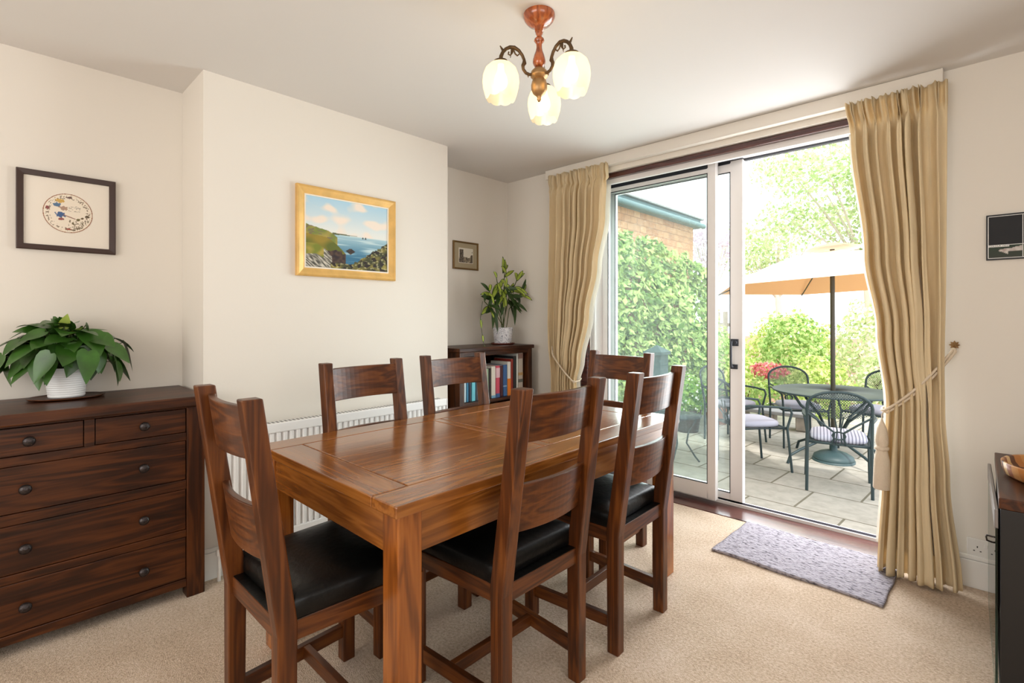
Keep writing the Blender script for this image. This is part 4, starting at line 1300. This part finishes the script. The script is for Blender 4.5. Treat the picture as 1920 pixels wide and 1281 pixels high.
for k, deg in enumerate((0.7, 122.7, 241.7)):
    a = R(deg); ca_, sa_ = math.cos(a), math.sin(a)
    def P(r_, z): return (r_ * ca_, r_ * sa_, z)
    arm = MB()
    path = [(.026, -.232), (.040, -.236), (.054, -.232), (.064, -.220), (.066, -.206), (.060, -.196), (.061, -.184), (.068, -.168), (.082, -.152), (.100, -.143), (.118, -.145), (.133, -.154), (.145, -.168), (.152, -.184), (.153, -.200)]
    arm.tube([P(*q) for q in path], [.005, .006, .006, .006, .007, .0085, .006, .006, .0065, .007, .007, .0065, .0065, .0075, .009], 8)
    # scrolled leaf ornament under the arch
    arm.tube([P(.104, -.150), P(.108, -.165), P(.116, -.175), P(.124, -.172), P(.122, -.163)], .003, 6)
    arm.tube([P(.104, -.150), P(.097, -.166), P(.088, -.172), P(.082, -.166)], .003, 6)
    arm.tube([P(.110, -.150), P(.116, -.185)], [.004, .001], 6); arm.tube([P(.146, -.160), P(.156, -.146)], [.005, .002], 6)
    arm.tube([P(.046, -.236), P(.044, -.248)], [.004, .001], 6)
    arm.build('arm', 'bronze', cl)
    cx, cy = .153 * ca_, .153 * sa_
    sh = MB()
    prof = [(.024, -.212), (.042, -.218), (.058, -.234), (.066, -.256), (.068, -.280), (.065, -.304), (.059, -.325), (.053, -.342)]
    sh.lathe(prof, 48, cx=cx, cy=cy, mod=lambda j, an, r_, z: (r_ * (1 + .028 * (j / 7) ** 2 * math.cos(an * 8)), z - .007 * (j / 7) ** 3 * abs(math.sin(an * 4))))
    s_ = sh.build('lamp_shade', 'glow_glass', cl, recalc=False)
    MB().lathe([(.010, -.196), (.026, -.203), (.030, -.212), (.027, -.217), (0, -.217)], 24, cx=cx, cy=cy).build('shade_cap', 'bronze', cl)
    MB().lathe([(.011, -.217), (.012, -.240), (.022, -.262), (.026, -.282), (.020, -.300), (.008, -.309), (0, -.310)], 20, cx=cx, cy=cy).build('bulb', 'bulb', cl)
    light('bulb_light', 'POINT', (lx + cx, ly + cy, HC - .285), (0, 0, 0), .75, (1, .8, .52), shadow_soft_size=.03)

# ------------------------------------------------------------------ door mat
def mat_obj():
    nx, ny = 90, 60; vs = []; fs = []
    W2, D2 = .735, .50
    for top in (1, 0):
        for j in range(ny + 1):
            for i in range(nx + 1):
                u, v = i / nx, j / ny
                x = u * W2; y = v * D2
                x += .004 * math.sin(y * 30) * (u - .5); y += .005 * math.sin(x * 14)
                z = .012 + .003 * noise.noise(Vector((x * 60, y * 90, 0))) if top else .001
                if top: z += .004 * max(0, math.sin(x * 6)) * (1 if v < .08 else 0)
                vs.append((x, y, z))
    n = (nx + 1) * (ny + 1)
    for j in range(ny):
        for i in range(nx):
            a = j * (nx + 1) + i
            fs.append((a, a + 1, a + nx + 2, a + nx + 1)); fs.append((n + a, n + a + nx + 1, n + a + nx + 2, n + a + 1))
    def edge(idx):
        for a, b_ in zip(idx, idx[1:]): fs.append((a, a + n, b_ + n, b_))
    edge([i for i in range(nx + 1)]); edge([ny * (nx + 1) + i for i in range(nx + 1)][::-1])
    edge([j * (nx + 1) for j in range(ny + 1)][::-1]); edge([j * (nx + 1) + nx for j in range(ny + 1)])
    return MB().add(vs, fs, 0, True)
mo = mat_obj().build('door_mat', 'mat', None, loc=(-1.070, 2.645, 0), rot=(0, 0, R(-1.4)))
tag(mo, 'grey chenille door mat on the carpet in front of the patio door', 'mat')

# ------------------------------------------------------------------ wall socket
so = thing('wall_socket', 'white double wall socket low on the wall beside the right curtain', 'socket', (-.012, YW, .178))
MB().box(-.073, .073, -.009, -.0005, -.046, .046).build('face_plate', 'socket', so, bevel=.003)
for sx in (-.037, .037):
    b = MB()
    for (px, pz, w_, h_) in ((0, .010, .004, .008), (-.011, -.008, .006, .004), (.011, -.008, .006, .004)):
        b.box(sx + px - w_ / 2, sx + px + w_ / 2, -.0096, -.0088, pz - h_ / 2, pz + h_ / 2)
    b.build('pin_holes', 'black', so)
MB().box(-.014, -.002, -.013, -.0085, .012, .028).box(.002, .014, -.013, -.0085, .012, .028).build('switch', 'socket', so, bevel=.0015)

# ------------------------------------------------------------------ media cabinet on the right
kb = thing('glass_door_cabinet', 'black cabinet with a glass door standing ajar, at the right edge', 'cabinet', (.018, 2.14, 0), R(.6))
kz, kd, kl = .68, .42, .71
MB().box(-.004, kd, 0, kl, kz - .034, kz).build('top', 'chest_y', kb, bevel=.003)
b = MB()
b.box(0, kd, .001, .022, .0, kz - .034); b.box(0, kd, kl - .022, kl, .0, kz - .034); b.box(kd - .012, kd, .022, kl - .022, .03, kz - .034)
b.box(.01, kd, .022, kl - .022, .05, .07); b.box(.0, .02, .022, kl - .022, .0, .05)
b.build('body', 'black', kb, bevel=.002)
MB().box(.03, kd - .012, .022, kl - .022, .35, .366).build('shelf', 'black', kb, bevel=.001)
dd = thing('door', None, None, (0, .03, 0), R(1.0)); dd.parent = kb
for k_ in ('label', 'category'):
    if k_ in dd: del dd[k_]
MB().box(-.011, -.005, 0, .66, .07, kz - .10).build('glass_pane', 'glass_clear', dd)
MB().box(-.013, -.003, .0, .66, kz - .105, kz - .045).build('door_rail', 'steel', dd, bevel=.002)
MB().box(-.0112, -.0048, .0, .66, .066, .072).box(-.0112, -.0048, .657, .662, .07, kz - .10).build('glass_edge', 'glass_edge', dd)
MB().tube([(-.012, .15, .50), (-.026, .155, .50), (-.028, .17, .49), (-.026, .18, .475), (-.012, .185, .47)], .003, 6).build('handle', 'pewter', dd)
tr = thing('wooden_tray', 'round tray of mixed light and dark timber staves on the black cabinet', 'tray', (.195, 2.475, kz + .001))
MB().lathe([(0, 0), (.150, 0), (.166, .010), (.172, .030), (.174, .050), (.171, .053), (.165, .050), (.161, .030), (.152, .014), (0, .012)], 56).build('tray_body', 'tray_wood', tr)
oi = MB().lathe([(0, 0), (.05, 0), (.056, .006), (.052, .010), (0, .012)], 28, sx=1.3, sy=.8).build('soap_stone', 'stone', None, loc=(.19, 2.50, kz + .0135))
oi.name = 'pebble'; tag(oi, 'smooth grey flat stone lying in the wooden tray', 'stone')

# ================================================================== the garden
gr = MB().box(-9, 7, 3.45, 9.0, PZ - .15, PZ).build('patio_paving', 'paving', uv=lambda c: ((c.x * .9659 + c.y * -.05), c.y + c.x * .02))
tag(gr, kind='structure')
gr['label'] = 'pale stone slab patio outside the door'
gb = MB().box(-22, 20, 9.0, 40, PZ - .15, PZ - .02).build('garden_ground', 'bed_soil'); struct(gb)
gb2 = MB().box(-9, 7, 3.44, 3.47, PZ - .15, -.02).build('trim_2', 'stone'); struct(gb2)

# neighbouring extension with the climber on it
bl = thing('house_extension', 'timber-clad flat-roofed extension with blue-grey fascia behind the climbing plant', 'building', (-3.32, 5.5, PZ))
zz = -PZ
MB().box(-2.2, 0, -2.2, 2.0, 0, 2.62 + zz).build('wall', 'shingle', bl, uv=lambda c: (c.y + c.x, c.z))
MB().box(-2.3, .06, -2.2, 2.14, 2.60 + zz, 2.73 + zz).build('fascia', 'slate_blue', bl, bevel=.01)
MB().tube([(.10, -2.2, 2.63 + zz), (.10, 2.16, 2.63 + zz)], .038, 10).build('gutter', 'slate_blue', bl)
MB().box(-2.32, .10, -2.2, 2.18, 2.73 + zz, 2.75 + zz).build('roof_edge', 'concrete', bl)

def leaves(mb, n, sampler, size, rnd, face=None, spread=1.0, mi=0, asp=.62):
    for _ in range(n):
        p, nrm = sampler()
        nrm = (nrm + Vector((rnd.gauss(0, spread), rnd.gauss(0, spread), rnd.gauss(0, spread)))).normalized()
        a = Vector((rnd.gauss(0, 1), rnd.gauss(0, 1), rnd.gauss(-.5, 1)))
        a = a - nrm * a.dot(nrm)
        if a.length < .05: continue
        a.normalize(); b_ = nrm.cross(a)
        s = size * rnd.uniform(.6, 1.35)
        mb.add([p - a * s * .5, p + b_ * s * asp * .5 - nrm * s * .08, p + a * s * .5, p - b_ * s * asp * .5 - nrm * s * .08], [(0, 1, 2), (0, 2, 3)], mi)
rnd = random.Random(21)
def lumpy(c, rad, ex, rnd, fill=.55):
    def f():
        d = Vector((rnd.gauss(0, 1), rnd.gauss(0, 1), rnd.gauss(0, 1))).normalized()
        k = 1 + .32 * noise.noise(d * 2.2 + Vector(c)) + .16 * noise.noise(d * 5.5 + Vector(c))
        q = rnd.uniform(fill, 1) ** .5
        p = Vector((c[0] + d.x * rad * ex[0] * k * q, c[1] + d.y * rad * ex[1] * k * q, c[2] + d.z * rad * ex[2] * k * q))
        return p, d
    return f
# climber: dense sheet bulging from the extension wall, ragged top edge
iv = MB()
def ivs():
    while True:
        y = rnd.uniform(3.6, 7.75); z = rnd.uniform(PZ, 2.42)
        top = 2.30 - .13 * (y - 5.0) + .28 * noise.noise(Vector((y * 1.4, 0, 3))) + .14 * noise.noise(Vector((y * 5, 0, 3)))
        if z < top: break
    th_ = .26 + .20 * noise.noise(Vector((y * 1.8, z * 1.8, 1))) + .12 * noise.noise(Vector((y * 5, z * 5, 7)))
    x = -3.25 + max(.03, th_) * rnd.uniform(.45, 1.0) * (1 - .45 * max(0, z) / 2.4)
    return Vector((x, y, z)), Vector((.8, -.25, .45))
leaves(iv, 9500, ivs, .10, rnd, spread=.38)
tag(iv.build('climbing_plant', 'ivy', None, recalc=False), 'dense green climbing plant covering the wall of the extension', 'climber')

def shrub(name, label, cat, c, rad, ex, n, size, mat, group=None, trunk=0.0, core=None):
    t = thing(name, label, cat, (c[0], c[1], c[2]), 0, group)
    mb = MB(); r2 = random.Random(int(abs(c[0]) * 991 + abs(c[1]) * 77))
    cz = trunk + rad * ex[2] * .75
    leaves(mb, n, lumpy((0, 0, cz), rad, ex, r2), size, r2, spread=.6)
    mb.build('foliage', mat, t, recalc=False)
    s = MB()
    for k in range(5):
        a = r2.uniform(0, 6.28); q = rad * .5
        s.tube([(0, 0, -.02), (math.cos(a) * q * .3, math.sin(a) * q * .3, cz * .5), (math.cos(a) * q * ex[0], math.sin(a) * q * ex[1], cz)], [.02 + .03 * trunk, .014 + .02 * trunk, .005], 6)
    s.build('branches' if not trunk else 'trunk', 'bark', t)
    return t
GB = 'garden shrubs beyond the patio'
sh = [
    ('shrub', 'lime green shrub behind the patio table, left of the parasol pole', (-1.80, 8.25, PZ), .42, (1.05, .9, 1.15), 2300, .065, 'shrub_lime'),
    ('shrub', 'low yellow-green shrub behind the left patio chair beside the door stile', (-2.75, 8.15, PZ), .38, (1.0, .8, 1.2), 1900, .06, 'shrub_lime'),
    ('shrub', 'pale variegated shrub right of the parasol pole behind the table', (-1.05, 8.95, PZ), .46, (1.0, .8, 1.2), 2300, .07, 'shrub_pale'),
    ('shrub', 'mid green shrub behind the right patio chair next to the curtain', (-.10, 9.7, PZ), .50, (1.0, .8, 1.2), 1800, .08, 'shrub_mid'),
    ('shrub', 'tall bright green bush in the middle distance left of the pole below the parasol canopy', (-2.65, 10.3, PZ), .56, (1.1, .8, 1.50), 3300, .085, 'shrub_mid'),
    ('shrub', 'tall pale bush right of the pole below the parasol canopy', (-1.45, 11.1, PZ), .66, (1.1, .8, 1.50), 3300, .09, 'shrub_pale'),
    ('shrub', 'green bush just right of the sliding door stile beneath the parasol', (-4.0, 10.2, PZ), .55, (1.1, .8, 1.25), 2600, .08, 'shrub_mid'),
    ('shrub', 'rounded lime bush far behind the other shrubs below the parasol', (-3.3, 12.6, PZ), .8, (1.3, .7, 1.05), 2600, .10, 'shrub_lime'),
    ('shrub', 'bright bush at the far right beside the curtain, behind the pale one', (-.15, 12.2, PZ), .8, (1.0, .7, 1.3), 2600, .10, 'shrub_mid'),
]
for (nm, lab, c, rad, ex, n, size, mt) in sh:
    shrub(nm, lab, 'shrub', c, rad, ex, n, size, mt, GB)
fl = thing('flowering_plant', 'red-pink flowering plant behind the patio chairs, above the back of the rear chair', 'flowers', (-2.28, 7.62, PZ))
r3 = random.Random(4); mb = MB(); leaves(mb, 420, lumpy((0, 0, .66), .20, (1.3, .6, .6), r3), .05, r3, spread=.6); mb.build('flowers', 'pink', fl, recalc=False)
mb = MB(); leaves(mb, 500, lumpy((0, 0, .32), .24, (1.2, .7, 1.3), r3), .06, r3, spread=.6); mb.build('foliage', 'shrub_mid', fl, recalc=False)
# trees
def tree(label, c, th_, crown, rad, ex, n, size, mat, clumps=14, seed=1):
    t = thing('tree', label, 'tree', c, 0, 'trees at the end of the garden')
    r2 = random.Random(seed); mb = MB(); s = MB()
    s.tube([(0, 0, -.1), (.1, .05, th_ * .5), (0, 0, th_), (.05, 0, crown)], [.16, .13, .10, .04], 8)
    for k in range(clumps):
        d = Vector((r2.gauss(0, 1), r2.gauss(0, 1), r2.gauss(0, .8))).normalized() * r2.uniform(.35, 1)
        cc = (d.x * rad * ex[0], d.y * rad * ex[1], crown + d.z * rad * ex[2])
        s.tube([(0, 0, th_ * .9), (cc[0] * .5, cc[1] * .5, (th_ + cc[2]) / 2), cc], [.04, .022, .008], 6)
        leaves(mb, n // clumps, lumpy(cc, rad * r2.uniform(.28, .48), (1, 1, .7), r2, fill=.2), size, r2, spread=.8)
    mb.build('crown', mat, t, recalc=False)
    s.build('trunk', 'bark_pale', t)
tree('big pale green tree rising above the umbrella beside the right curtain', (-2.0, 13.4, PZ), 2.6, 4.55, 1.95, (1.0, .8, 1.0), 15000, .10, 'tree_leaf', clumps=30, seed=3)
tree('feathery pale mauve tree glimpsed behind the sliding door stiles', (-7.4, 18.2, PZ), 2.0, 4.2, 1.5, (1.0, .8, 1.0), 2600, .12, 'tree_purple', clumps=16, seed=9)
tree('sparse pale tree in the middle distance left of the umbrella top', (-6.4, 22.5, PZ), 2.4, 4.4, 2.2, (1.3, .8, .9), 3400, .17, 'tree_leaf', clumps=16, seed=6)
# fence
fe = thing('garden_fence', 'pale weathered timber fence at the end of the garden seen between the door stiles', 'fence', (-4.95, 11.6, PZ))
for i in range(5):
    MB().box(i * .17, i * .17 + .11, 0, .02, 0, 1.55 + .03 * math.sin(i * 2)).build('board', 'fence', fe, bevel=.004)
for q in (.4, 1.2): MB().box(0, .8, .02, .05, q, q + .08).build('rail', 'fence', fe)

# patio furniture -----------------------------------------------------
pt_ = thing('patio_table', 'round grey-green metal patio table under the parasol', 'table', (-1.128, 5.752, PZ))
tt = .685
MB().lathe([(.028, tt - .012), (.525, tt - .012), (.535, tt - .006), (.535, tt + .004), (.525, tt + .006), (.028, tt + .004), (.028, tt - .012)], 56).build('tabletop', 'iron', pt_)
for k in range(4):
    a = R(45 + 90 * k + 8); c_, s_ = math.cos(a), math.sin(a)
    MB().tube([(c_ * r_, s_ * r_, z_) for r_, z_ in ((.44, tt - .012), (.36, .56), (.18, .42), (.10, .30), (.16, .20), (.36, .13), (.47, .08), (.50, .0))], .013, 8).build('leg', 'iron', pt_)
MB().tube([(.10 * math.cos(i * math.pi / 8), .10 * math.sin(i * math.pi / 8), .31) for i in range(16)], .008, 6, closed=True).build('ring', 'iron', pt_)

um = thing('parasol', 'large parasol with peach cloth and a top coloured sunlit white over the patio table', 'parasol', (-1.128, 5.752, PZ))
MB().tube([(0, 0, .05), (-.01, 0, 2.08)], .021, 12).build('pole', 'umb_pole', um)
MB().lathe([(0, .012), (.170, .012), (.176, .03), (.168, .055), (.12, .085), (.06, .105), (.034, .11), (.034, .19), (0, .19)], 36).lathe([(.182, 0), (.182, .02), (0, .02)], 36).build('base', 'green_plastic', um)
Rm, ph0, zr = 1.147, 3.095, 1.541 - PZ
apex = Vector((0, 0, 2.10))
def rim(i):
    a = ph0 + 2 * math.pi * i / 6
    x, y = Rm * math.cos(a), Rm * math.sin(a)
    return Vector((x, y, zr + .043 * x - .017 * y))
cn = MB(); vs = []; fs = []; nr, ns = 10, 12
for i in range(6):
    A, B_ = rim(i), rim(i + 1)
    for r_ in range(nr + 1):
        for s_ in range(ns + 1):
            e = A.lerp(B_, s_ / ns); f_ = r_ / nr
            p = apex.lerp(e, .13 + .87 * f_)
            p.z += -.035 * math.sin(math.pi * f_) * (math.sin(math.pi * s_ / ns)) + .05 * math.sin(math.pi * f_)
            vs.append(p)
    o_ = i * (nr + 1) * (ns + 1)
    for r_ in range(nr):
        for s_ in range(ns):
            a = o_ + r_ * (ns + 1) + s_
            fs.append((a, a + ns + 1, a + ns + 2, a + 1))
cn.add(vs, fs, 0, True)
cn.build('canopy', 'umbrella', um, recalc=False)
vt = MB(); vv = [apex + Vector((0, 0, .05))] + [apex.lerp(rim(i), .24) + Vector((0, 0, .075)) for i in range(6)]
vt.add(vv, [(0, 1 + (i + 1) % 6, 1 + i) for i in range(6)]).build('vent', 'umbrella', um, recalc=False)
for i in range(6):
    MB().tube([apex + Vector((0, 0, -.05)), apex.lerp(rim(i), .5) + Vector((0, 0, .012)), rim(i) + Vector((0, 0, -.008))], .007, 6).build('rib', 'umb_pole', um)
    MB().tube([Vector((0, 0, 1.88)), apex.lerp(rim(i), .5) + Vector((0, 0, .0))], .006, 6).build('strut', 'umb_pole', um)

def make_patio_chair(loc, rz, label):
    """origin: middle of the back feet on the ground, faces +y"""
    t = thing('patio_chair', label, 'chair', loc, rz, 'metal patio chairs around the round table')
    w, d, sh_ = .215, .44, .40
    fr = MB()
    hoop = [(-w - .005, 0, 0), (-w, -.0, sh_)]
    top = .83
    for i in range(13):
        a = math.pi * i / 12
        hoop.append((-w * math.cos(a), -.06 - .05 * math.sin(a), top - .12 + .12 * math.sin(a)))
    hoop += [(w, 0, sh_), (w + .005, 0, 0)]
    fr.tube(hoop, .012, 8)
    fr.build('back_frame', 'iron', t)
    for s in (-1, 1):
        MB().tube([(s * w, -.045, .60), (s * (w + .03), .06, .615), (s * (w + .035), d * .75, .60), (s * (w + .035), d, .585), (s * (w + .03), d + .02, .54), (s * (w + .01), d - .01, sh_), (s * (w + .02), d + .03, 0)], .011, 8).build('arm_leg', 'iron', t)
    MB().tube([(-w, 0, sh_), (w, 0, sh_), (w + .01, d - .01, sh_), (-w - .01, d - .01, sh_)], .010, 8, closed=True).build('seat_frame', 'iron', t)
    MB().box(-w + .005, w - .005, .005, d - .015, sh_ - .004, sh_ + .004).build('seat', 'mesh', t)
    # mesh panel in the hoop and the looped splat
    vs = []; n = 12
    for i in range(n + 1):
        a = math.pi * i / n
        vs.append((-(w - .01) * math.cos(a), -.06 - .045 * math.sin(a), top - .12 + .115 * math.sin(a)))
    for i in range(n + 1):
        x = -(w - .01) * math.cos(math.pi * i / n)
        vs.append((x, -.055, .66 - .05 * (1 - (x / w) ** 2)))
    MB().add(vs, [(i, i + 1, n + 2 + i, n + 1 + i) for i in range(n)]).build('back_panel', 'mesh', t)
    sp = MB()
    for s in (-1, 1):
        sp.tube([(s * w, -.05, .64), (s * .12, -.062, .575), (s * .03, -.045, .50), (s * .035, -.02, .44), (s * .05, -.005, sh_)], .008, 6)
        sp.tube([(s * .03, -.062, .63), (s * .012, -.045, .52), (s * .02, -.01, sh_)], .005, 6)
    sp.tube([(.045 * math.cos(i * math.pi / 6), -.035, .475 + .03 * math.sin(i * math.pi / 6)) for i in range(12)], .006, 6, closed=True)
    sp.build('splat', 'iron', t)
    return t
def facing(x, y, tx=-1.128, ty=5.67): return math.atan2(ty - y, tx - x) - math.pi / 2
pc = [(-.882, 4.683, R(12.4), 'metal patio chair with striped seat pad nearest the open door, its back to the room', 'stripe_cushion', 'white and grey striped seat pad on the patio chair nearest the door'),
      (-1.80, 4.86, R(-41), 'metal patio chair side-on just left of the table behind the door stile', 'cushion', 'lilac grey seat pad on the side-on patio chair left of the table'),
      (-2.36, 5.98, R(-104), 'metal patio chair further back left, partly behind the sliding door stile', 'cushion', 'lilac grey seat pad on the far left patio chair'),
      (-1.70, 6.46, R(-145), 'metal patio chair behind the table, left of the parasol pole', 'cushion', 'lilac grey seat pad on the patio chair left of the parasol pole'),
      (-.84, 6.74, R(163), 'metal patio chair behind the table beside the right curtain', 'cushion', 'lilac grey seat pad on the patio chair beside the right curtain')]
pch = None
def make_pad(loc, rz, mat, label):
    n = 10
    def sup(a, e=4): 
        c_, s_ = math.cos(a), math.sin(a); return (math.copysign(abs(c_) ** (2 / e), c_), math.copysign(abs(s_) ** (2 / e), s_))
    vs = []; fs = []; m_ = 32
    rg = [(.90, 0), (.99, .012), (1.0, .028), (.97, .046), (.88, .055), (.6, .058)]
    for (k, z) in rg:
        for i in range(m_):
            a, b_ = sup(2 * math.pi * i / m_); vs.append((a * .20 * k, .215 + b_ * .20 * k, z))
    for j in range(len(rg) - 1):
        for i in range(m_): fs.append((j * m_ + i, j * m_ + (i + 1) % m_, (j + 1) * m_ + (i + 1) % m_, (j + 1) * m_ + i))
    fs.append(tuple(range(m_))[::-1]); fs.append(tuple(range((len(rg) - 1) * m_, len(rg) * m_)))
    o = MB().add(vs, fs, 0, True).build('seat_pad', mat, None, loc=loc, rot=(0, 0, rz))
    return tag(o, label, 'cushion', 'seat pads on the patio chairs')
for (x, y, a, lab, cm, cl_) in pc:
    if pch is None: pch = make_patio_chair((x, y, PZ), a, lab)
    else: dup(pch, (x, y, PZ), a, lab)
    make_pad((x, y, PZ + .405), a, cm, cl_)

# stone bench / low slab, planters by the climber
sb = thing('stone_bench', 'low grey slab bench on rough stone blocks behind the left door stile', 'bench', (-2.10, 7.05, PZ))
MB().box(-.42, .50, -.13, .13, .17, .215).build('slab', 'concrete', sb, bevel=.01)
for x in (-.34, 0, .40): MB().box(x - .07, x + .07, -.11, .11, 0, .17).build('support', 'stone', sb, bevel=.015)
pp = thing('planter', 'dark round planter with trailing white-flowered plant by the climbing plant', 'planter', (-2.74, 6.02, PZ))
MB().lathe([(0, 0), (.13, 0), (.17, .26), (.18, .28), (.165, .28), (.155, .25), (0, .25)], 28).build('pot', 'planter', pp)
r3 = random.Random(8)
mb = MB(); leaves(mb, 1100, lumpy((0, 0, .42), .27, (1, 1, 1.0), r3, fill=.3), .055, r3, spread=.6); mb.build('foliage', 'fern', pp, recalc=False)
mb = MB(); leaves(mb, 130, lumpy((.02, 0, .42), .28, (1, 1, 1.0), r3, fill=.9), .03, r3, spread=.6, asp=1); mb.build('flowers', 'white_flower', pp, recalc=False)
cp = thing('spiky_plant', 'spiky arching green plant in a terracotta pot behind the white-flowered planter', 'plant', (-2.66, 6.74, PZ))
MB().lathe([(0, 0), (.12, 0), (.16, .34), (.17, .36), (.15, .36), (.14, .33), (0, .33)], 24).build('pot', 'terracotta', cp)
mb = MB()
for i in range(40):
    a = r3.uniform(0, 6.28); e = r3.uniform(.3, 1.4)
    long_leaf(mb, Vector((0, 0, .34)), Vector((math.cos(a) * math.cos(e), math.sin(a) * math.cos(e), math.sin(e))), Vector((0, 0, 1)) if e < 1.2 else Vector((1, 0, 0)), r3.uniform(.3, .5), .035, droop=r3.uniform(.2, .6))
mb.build('foliage', 'fern', cp, recalc=False)
gp = thing('garden_post_box', 'slate green square post with a pyramid cap outside the fixed door pane', 'post', (-2.56, 4.90, PZ))
MB().box(-.085, .085, -.085, .085, 0, 1.02).build('post', 'green_plastic', gp, bevel=.006)
b = MB(); b.box(-.105, .105, -.105, .105, 1.02, 1.05)
b.add([(-.105, -.105, 1.05), (.105, -.105, 1.05), (.105, .105, 1.05), (-.105, .105, 1.05), (0, 0, 1.12)], [(0, 1, 4), (1, 2, 4), (2, 3, 4), (3, 0, 4)])
b.build('cap', 'green_plastic', gp)
mt = thing('metal_side_table', 'small blue-grey metal side table outside the fixed door pane behind the dining chair', 'table', (-2.22, 4.72, PZ))
MB().lathe([(0, .44), (.20, .44), (.205, .455), (0, .46)], 28).build('tabletop', 'iron', mt)
for k in range(3):
    a = R(30 + 120 * k); MB().tube([(math.cos(a) * r_, math.sin(a) * r_, z_) for r_, z_ in ((.17, .44), (.08, .30), (.06, .18), (.14, .05), (.18, 0))], .009, 6).build('leg', 'iron', mt)
